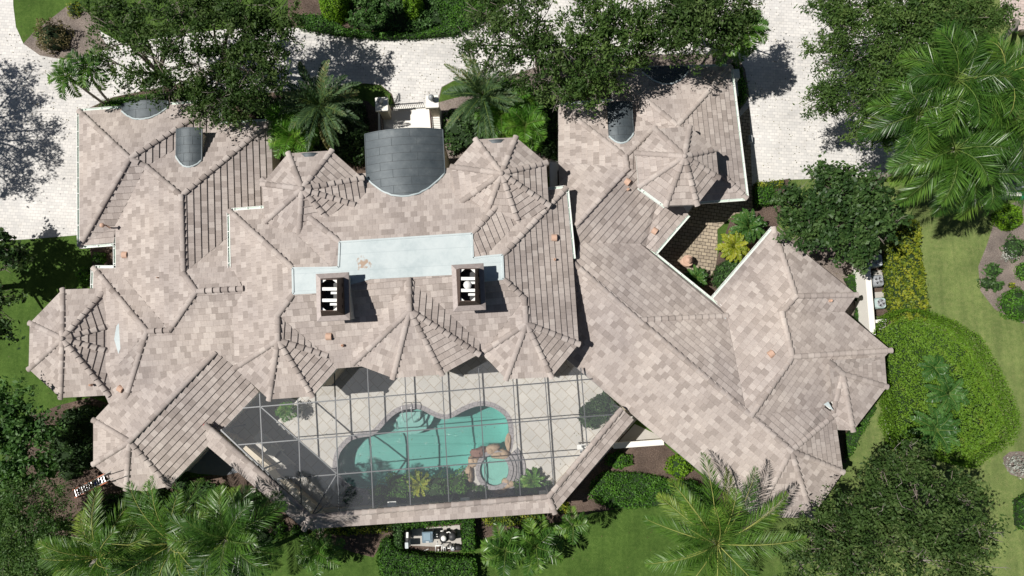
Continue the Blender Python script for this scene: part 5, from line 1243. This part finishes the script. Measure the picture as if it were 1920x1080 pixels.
palm('areca_palm', 'lime green palm between the right date palm and the turret', 'palm', GA, (940, 215, 3.6), (940, 225), ARECA, 43, nf=22, Lf=1.9, ll=.62, lw=.045, nl=38, droop=1.1, trunk_r=.08)
palm('areca_palm', 'bright palm at the top of the clump right of the entry', 'palm', GA, (960, 185, 3.6), (965, 195), ARECA, 44, nf=18, Lf=1.7, ll=.62, lw=.045, nl=36, droop=1.1, trunk_r=.08)
GC = 'slender palms at the garage corners'
palm('slender_palm', 'slender palm leaning over the driveway, left of the twin pair', 'palm', GC, (128, 143, 5.6), (203, 200), PALM, 45, nf=13, Lf=1.55, ll=.5, lw=.07, nl=26, droop=1.5, trunk_r=.08, e0=-.2)
palm('slender_palm', 'slender palm leaning over the driveway, right of the twin pair', 'palm', GC, (165, 128, 5.6), (212, 198), PALM, 46, nf=13, Lf=1.5, ll=.5, lw=.07, nl=26, droop=1.5, trunk_r=.08, e0=-.2)
palm('slender_palm', 'slender palm at the north east corner casting its shadow on the drive', 'palm', GC, (1398, 55, 6.8), (1345, 115), PALM, 47, nf=15, Lf=1.7, ll=.6, lw=.075, nl=28, droop=1.4, trunk_r=.09, e0=-.2)
palm('slender_palm', 'lower palm beside the one at the north east corner', 'palm', GC, (1372, 78, 5.4), (1340, 118), PALM, 48, nf=14, Lf=1.6, ll=.55, lw=.07, nl=26, droop=1.4, trunk_r=.08, e0=-.2)
GS = 'low palms on the south lawn'
palm('young_palm', 'young palm below the south west corner of the enclosure', 'palm', GS, (597, 1035, 2.2), (597, 1040), PALM, 49, nf=16, Lf=1.5, ll=.55, lw=.07, nl=26, droop=1.0, trunk_r=.1)
palm('young_palm', 'left of the two low palms by the yellow shrubs on the south lawn', 'palm', GS, (948, 1032, 2.4), (950, 1036), PALM, 50, nf=15, Lf=1.6, ll=.6, lw=.075, nl=26, droop=1.2, trunk_r=.1)
palm('young_palm', 'right of the two low palms by the yellow shrubs on the south lawn', 'palm', GS, (1005, 1024, 2.4), (1005, 1028), PALM, 51, nf=18, Lf=1.8, ll=.6, lw=.075, nl=28, droop=1.1, trunk_r=.1)
palm('young_palm', 'palm beyond the lawn edge whose shadow falls by the parapet corner', 'palm', GS, (1075, 985, 3.6), (1060, 965), PALM, 52, nf=9, Lf=1.2, ll=.45, lw=.06, nl=22, droop=1.3, trunk_r=.08)
GY = 'cycads'
palm('cycad', 'green cycad at the top of the courtyard bed', 'cycad', GY, (1403, 425, 1.2), (1403, 428), CYCAD, 53, nf=40, Lf=1.35, ll=.20, lw=.045, nl=44, droop=1.2, e0=.05, e1=1.25, trunk_r=.16, vtilt=.3, sweep=.5)
palm('cycad', 'yellowing cycad in the middle of the courtyard bed', 'cycad', GY, (1377, 462, 1.1), (1377, 464), CYCADY, 54, nf=38, Lf=1.2, ll=.20, lw=.045, nl=42, droop=1.2, e0=.05, e1=1.25, trunk_r=.16, vtilt=.3, sweep=.5)
palm('cycad', 'dark green cycad at the lower end of the courtyard', 'cycad', GY, (1306, 520, .8), (1306, 522), CYCAD, 55, nf=26, Lf=.9, ll=.18, lw=.045, nl=36, droop=1.2, e0=.0, e1=1.2, trunk_r=.12, sweep=.5)
palm('cycad', 'blue green cycad at the top of the big leafy mound', 'cycad', GY, (1752, 690, 2.3), (1752, 692), CYCAD, 56, nf=16, Lf=1.0, ll=.26, lw=.05, nl=36, droop=1.0, e0=.0, e1=1.1, trunk_r=.12, sweep=.6)
palm('cycad', 'blue green cycad in the middle of the big leafy mound', 'cycad', GY, (1778, 738, 2.4), (1778, 740), CYCAD, 57, nf=20, Lf=1.35, ll=.30, lw=.055, nl=40, droop=1.0, e0=.0, e1=1.1, trunk_r=.14, sweep=.6)
palm('cycad', 'cycad with one pale dying frond at the lower edge of the big leafy mound', 'cycad', GY, (1755, 806, 2.4), (1755, 808), CYCAD, 58, nf=22, Lf=1.6, ll=.32, lw=.055, nl=42, droop=1.0, e0=.0, e1=1.1, trunk_r=.14, sweep=.6)

# ------------------------------------------------------------------ beds, hedges, shrubs
bed('clipped_hedge', 'low clipped hedge along the top of the driveway', 'hedge', [(550, 25), (600, 25), (640, 50), (700, 58), (780, 62), (830, 45), (815, 0), (870, -40), (940, -40), (930, 25), (850, 62), (780, 67), (700, 68), (640, 63), (560, 50)], .6, HEDGE, 61, dens=260)
shrub('clipped_shrub', 'lime green clipped shrub at the left of the top hedge bed', 632, 14, 34, 2.0, LIME, 62, dens=480, lsz=.11, sx=.9, group='rounded shrubs in the top hedge bed', puff=.03)
shrub('clipped_shrub', 'upright clipped lime shrub standing in dark shade in the top hedge bed', 778, 20, 24, 1.9, LIME, 63, dens=520, lsz=.11, sx=.85, group='rounded shrubs in the top hedge bed', puff=.03)
shrub('clipped_shrub', 'bright clipped shrub at the top edge above the driveway', 884, -8, 26, 1.8, LIME, 64, dens=480, lsz=.11, group='rounded shrubs in the top hedge bed', puff=.03)
shrub('shrub', 'twiggy half brown shrub on the mulched island', 106, 74, 30, 1.2, DRY, 65, dens=300, lsz=.13, puff=.2, group='shrubs on the island')
shrub('shrub', 'small yellow green shrub at the point of the island bed', 143, 20, 14, .6, CROTON, 66, dens=260, puff=.2, group='shrubs on the island')
shrub('shrub', 'yellow green tuft at the left of the twiggy island shrub', 88, 74, 12, 1.05, MOUND, 67, dens=260, puff=.2, group='shrubs on the island')
bed('hedge', 'dark green planting at the north wall of the garage', 'hedge', [(170, 203), (195, 186), (235, 180), (330, 165), (400, 185), (410, 192), (230, 197)], .8, HEDGE, 68, dens=200)
bed('planting', 'dark leafy planting under the left date palm', 'plants', [(440, 190), (560, 180), (680, 190), (690, 240), (680, 310), (640, 300), (560, 285), (510, 280), (500, 230)], .5, BROAD, 69, dens=110, lsz=.2, lump=.5)
bed('planting', 'leafy planting under the palms right of the entry', 'plants', [(832, 210), (900, 200), (1040, 150), (1200, 120), (1200, 128), (1050, 200), (1045, 300), (1020, 290), (970, 258), (890, 262), (845, 290), (832, 260)], .5, BROAD, 70, dens=110, lsz=.2, lump=.5)
bed('hedge', 'narrow dark hedge at the east corner of the drive', 'hedge', [(1375, 112), (1393, 128), (1402, 165), (1398, 190), (1388, 196), (1384, 130)], .7, HEDGE, 71)
bed('hedge', 'clipped green hedge at the end of the driveway by the courtyard', 'hedge', [(1418, 352), (1450, 348), (1462, 378), (1420, 384)], .8, HEDGE, 72)
bed('yellow_border', 'yellow green border edging the end of the driveway', 'border', [(1418, 341), (1470, 337), (1468, 349), (1418, 352)], .45, CROTON, 73)
bed('hedge', 'green hedge along the south east side of the courtyard', 'hedge', [(1346, 500), (1380, 475), (1400, 480), (1352, 540), (1338, 530)], .6, SOFT, 74, lsz=.13)
bed('green_border', 'low green planting between the east wing and the white wall', 'border', [(1585, 520), (1622, 500), (1630, 560), (1640, 632), (1625, 640), (1600, 610), (1612, 570), (1600, 545)], .4, HEDGE, 75)
bed('croton_hedge', 'yellow green croton hedge between the air conditioners and the lawn', 'hedge', [(1665, 480), (1690, 440), (1700, 410), (1725, 415), (1728, 470), (1735, 520), (1742, 575), (1740, 600), (1680, 600), (1668, 560)], .8, CROTON, 76, dens=230, lsz=.15, lump=.2, hn=4)
bed('groundcover_mound', 'large rounded mound of green and bronze groundcover on the east lawn', 'groundcover', [(1637, 628), (1660, 600), (1700, 580), (1740, 582), (1790, 600), (1840, 630), (1870, 680), (1900, 740), (1917, 790), (1905, 830), (1870, 850), (1830, 878), (1790, 868), (1760, 850), (1720, 850), (1700, 845), (1690, 830), (1676, 790), (1684, 775), (1672, 735), (1662, 690), (1640, 650)], 1.9, MOUND, 77, dens=620, lsz=.095, lump=.2, round_=True, kind='stuff', hn=2.8)
shrub('shrub', 'round emerald shrub beside the crescent kerb', 1690, 808, 22, .9, HEDGE, 78, group='shrubs on the east lawn')
bed('green_border', 'low green border under the small east turret eave', 'border', [(1590, 815), (1615, 780), (1640, 755), (1645, 765), (1622, 805), (1600, 850), (1588, 862)], .4, HEDGE, 79)
GR = 'shrubs in the right mulch bed'
shrub('shrub', 'bright green clipped shrub above the right mulch bed', 1884, 408, 27, .9, LIME, 80, dens=420, group=GR, puff=.03)
shrub('shrub', 'large dark green shrub at the right edge below the mulch bed', 1900, 572, 30, 1.2, HEDGE, 81, group=GR)
shrub('shrub', 'small rosette plant, upper of the three in the mulch bed', 1857, 508, 12, .6, SOFT, 82, group=GR, puff=.2, lsz=.2)
shrub('shrub', 'small rosette plant, left of the lower pair in the mulch bed', 1847, 532, 11, .6, BROAD, 83, group=GR, puff=.2, lsz=.2)
shrub('shrub', 'small rosette plant, right of the lower pair in the mulch bed', 1863, 536, 10, .5, SOFT, 84, group=GR, puff=.2, lsz=.2)
shrub('shrub', 'green shrub with pale dry stems at the right edge', 1897, 466, 20, .8, SOFT, 85, group=GR, puff=.2)
shrub('silver_plant', 'pale silvery dry plant in the right mulch bed', 1886, 480, 11, .5, SILVER, 86, group=GR, puff=.3, dens=200, core=False)
shrub('shrub', 'leafy shrub cut off by the right edge above the dark one', 1918, 510, 18, .7, HEDGE, 87, group=GR)
shrub('silver_plant', 'round silvery plant in the mulch ring on the east lawn', 1903, 872, 15, .5, SILVER, 88, puff=.25, dens=320, core=False)
shrub('shrub', 'small yellow tuft in the right mulch bed', 1895, 536, 6, .3, CROTON, 89, group=GR)
bed('hedge', 'low hedge cut off by the right edge near the bottom', 'hedge', [(1912, 940), (1935, 925), (1935, 1000), (1914, 990)], .6, HEDGE, 90)
GW = 'shrubs by the west walls'
shrub('shrub', 'round green shrub in the notch by the garage gutter', 165, 518, 15, .9, HEDGE, 91, group=GW)
shrub('shrub', 'smaller green shrub in the notch nearer the wall', 190, 485, 12, .6, HEDGE, 92, group=GW)
shrub('shrub', 'low dark shrub beside the ladder foot', 205, 955, 16, .7, SOFT, 93, group=GW)
shrub('shrub', 'dark shrub in the shade west of the west wing', 130, 820, 24, .8, BROAD, 94, group=GW, puff=.2)
shrub('shrub', 'dark shrub in deep shade above the ladder', 135, 880, 22, .8, BROAD, 95, group=GW, puff=.2)
shrub('shrub', 'dark shrub in the shaded corner under the octagonal turret', 165, 775, 20, .6, BROAD, 96, group=GW, puff=.2)
GQ = 'shrubs in the south west bed'
for k, (x, y, r, h, m_, lb) in enumerate([(420, 922, 14, .5, HEDGE, 'small bright shrub in the mulch below the shaded patio'), (345, 905, 16, .6, SOFT, 'dark shrub at the south corner of the west wing roof'), (405, 960, 22, .7, BROAD, 'dark broad shrub between the palm fronds'), (410, 990, 16, .6, HEDGE, 'bright shrub low in the south west bed'),
        (480, 935, 15, .6, SOFT, 'green shrub beside the parapet roof'), (500, 965, 15, .6, SOFT, 'green shrub right of the stepping stones'), (525, 990, 14, .6, HEDGE, 'green shrub below the parapet corner'), (270, 960, 22, 1.2, SOFT, 'leafy shrub between the two corner palms'), (300, 930, 20, 1.0, BROAD, 'dark shrub under the south eave'), (440, 1020, 22, .6, BROAD, 'dark shrub at the lower end of the south west bed')]):
    shrub('shrub', lb, x, y, r, h, m_, 100 + k, group=GQ, puff=.15)
bed('green_border', 'bright groundcover tongue below the enclosure corner', 'border', [(548, 985), (572, 994), (580, 1008), (560, 1010), (545, 1000)], .35, HEDGE, 111)
bed('mixed_border', 'variegated low border under the south parapet, left part', 'border', [(605, 992), (660, 990), (735, 984), (735, 996), (650, 1004), (610, 1002)], .5, CROTON, 112, dens=200)
GH = 'hedges round the pool equipment'
bed('hedge', 'thin hedge between the parapet and the pool equipment', 'hedge', [(745, 984), (860, 976), (862, 983), (757, 992)], .9, HEDGE, 113, group=GH)
bed('hedge', 'clipped hedge on the right of the pool equipment', 'hedge', [(864, 975), (887, 973), (890, 1035), (868, 1038)], 1.1, HEDGE, 114, group=GH)
bed('hedge', 'broad clipped hedge below the pool equipment', 'hedge', [(712, 1018), (725, 1010), (740, 1035), (800, 1048), (890, 1050), (895, 1110), (720, 1110), (706, 1050)], 1.1, HEDGE, 115, group=GH, dens=260)
bed('hedge', 'short dark hedge on the left of the pool equipment', 'hedge', [(735, 985), (752, 985), (752, 1030), (738, 1030)], 1.1, SOFT, 116, group=GH)
bed('yellow_border', 'bright yellow border under the south parapet, right part', 'border', [(903, 972), (1000, 964), (1018, 962), (1012, 976), (950, 988), (910, 984)], .5, CROTON, 117, dens=240)
shrub('shrub', 'yellow variegated shrub at the south east corner of the parapet', 1052, 948, 14, .5, CROTON, 118, group='shrubs in the south east bed')
bed('groundcover', 'broad patch of bright green groundcover below the east wing', 'groundcover', [(1110, 905), (1135, 885), (1200, 888), (1240, 895), (1265, 905), (1300, 900), (1340, 930), (1345, 960), (1300, 955), (1230, 950), (1150, 955), (1105, 935)], .4, HEDGE, 119, dens=300, lump=.15)
shrub('shrub', 'round lime green shrub at the eave of the east wing', 1272, 874, 23, .7, LIME, 120, group='shrubs in the south east bed')
shrub('shrub', 'bright green shrub in the mulch beside the white wall', 1160, 862, 20, .5, HEDGE, 121, group='shrubs in the south east bed', sx=1.2)
shrub('shrub', 'small green shrub under the leaning palm', 1335, 920, 9, .5, HEDGE, 122, group='shrubs in the south east bed')
GL = 'planting inside the pool enclosure'
bed('planting', 'green planter bed at the east corner inside the enclosure', 'plants', [(1090, 765), (1135, 735), (1165, 765), (1118, 803), (1097, 800), (1086, 785)], .5, BROAD, 123, dens=240, lsz=.16, lump=.2, group=GL)
palm('bromeliad', 'spiky clump of leaves right of the spa', 'plant', GL, (998, 902, .35), (998, 903), ARECA, 124, nf=34, Lf=.95, ll=.2, lw=.09, nl=16, droop=1.2, e0=.1, e1=1.2, trunk_r=.08, sweep=1.6)
palm('bromeliad', 'yellow spiky clump above the planter wall south of the pool', 'plant', GL, (786, 908, .4), (786, 910), CYCADY, 125, nf=34, Lf=.9, ll=.2, lw=.09, nl=16, droop=1.2, e0=.1, e1=1.2, trunk_r=.08, sweep=1.6)
for k, (x, y, r, h, lb) in enumerate([(750, 912, 26, .8, 'leafy plant left of the yellow spiky clump'), (820, 915, 24, .7, 'leafy plant right of the yellow spiky clump'), (862, 912, 24, .7, 'leafy plant below the west side of the spa'), (905, 922, 14, .5, 'small leafy plant at the foot of the spa'), (715, 925, 20, .7, 'leafy plant near the left end of the planter wall'), (660, 935, 16, .5, 'small shaded plant at the west end of the pool'), (975, 915, 14, .5, 'small leafy plant beside the spiky clump right of the spa'), (1020, 912, 14, .5, 'small leafy plant by the south east wall light')]):
    shrub('leafy_plant', lb, x, y, r, h, SOFT if k % 2 else HEDGE, 130 + k, group=GL, puff=.2, lsz=.18, asp=.35, cat='plant')
palm('potted_palm', 'small palm in the shade at the west end of the deck', 'palm', GL, (536, 772, 1.2), (536, 774), ARECA, 140, nf=12, Lf=.7, ll=.3, lw=.05, nl=18, droop=1.2, trunk_r=.05)

bed('planting', 'dark leafy undergrowth added to deepen the near black shade west of the house', 'plants', [(120, 770), (200, 765), (172, 800), (174, 870), (165, 880), (110, 880), (60, 900), (90, 850), (100, 800)], .45, BROAD, 150, dens=120, lsz=.2, lump=.5, group=GW)  # dark leaves added over the mulch to give the near-black shade
bed('planting', 'leafy undergrowth below the two corner palms', 'plants', [(200, 930), (330, 925), (380, 900), (450, 930), (470, 985), (520, 1010), (430, 1100), (120, 1100), (150, 990)], .4, SOFT, 151, dens=90, lsz=.2, lump=.5, group=GQ)
# fallen leaves: far too many to count
rng = np.random.default_rng(200); n = 5200
gx = np.concatenate([rng.uniform(0, 900, n // 3), rng.uniform(850, 1700, n // 3), rng.uniform(0, 1920, n // 3)]); gy = np.concatenate([rng.uniform(60, 260, n // 3), rng.uniform(0, 340, n // 3), rng.uniform(0, 1080, n // 3)])
pp_ = np.array([tuple(P(x, y, 0)) for x, y in zip(gx, gy)]); pp_[:, 2] = .03
nv = unit(rng.normal(size=(len(pp_), 3)) * .25 + np.array([0, 0, 1.])); av = unit(np.cross(nv, rng.normal(size=nv.shape))); bv = np.cross(nv, av); sv = .075 * (.6 + .9 * rng.random((len(pp_), 1)))
tag(leaf_mesh('fallen_leaves', pp_, av * sv * .5, bv * sv * .25, rng.random(len(pp_)), DRY), 'dry fallen leaves scattered over the drive and lawns', 'leaves', None, 'stuff')

palm('coconut_palm', 'leftmost crown of the big palm clump, in front of the feathery tree', 'palm', GP, (1722, 215, 8.8), (1660, 330), PALM, 231, nf=20, Lf=3.0, ll=1.0, lw=.036, nl=70, droop=1.4, hang=.7, sweep=1.0)
palm('coconut_palm', 'smaller crown of the big palm clump above the shaded grass', 'palm', GP, (1845, 330, 7.2), (1850, 372), PALM, 232, nf=18, Lf=2.9, ll=1.0, lw=.036, nl=70, droop=1.4, hang=.7, sweep=1.0)
palm('coconut_palm', 'yellowish crown of the big palm clump near the picture edge', 'palm', GP, (1880, 140, 9.6), (1915, 60), PALMY, 233, nf=16, Lf=3.0, ll=1.0, lw=.036, nl=70, droop=1.4, hang=.6, sweep=1.0)
bed('planting', 'leafy planting added to darken the shade between the clipped shrubs in the top hedge bed', 'plants', [(650, -30), (760, -30), (825, -20), (830, 40), (780, 58), (700, 54), (655, 45)], .5, SOFT, 152, dens=170, lsz=.16, lump=.4)  # bed added over the soil to darken the shaded gaps
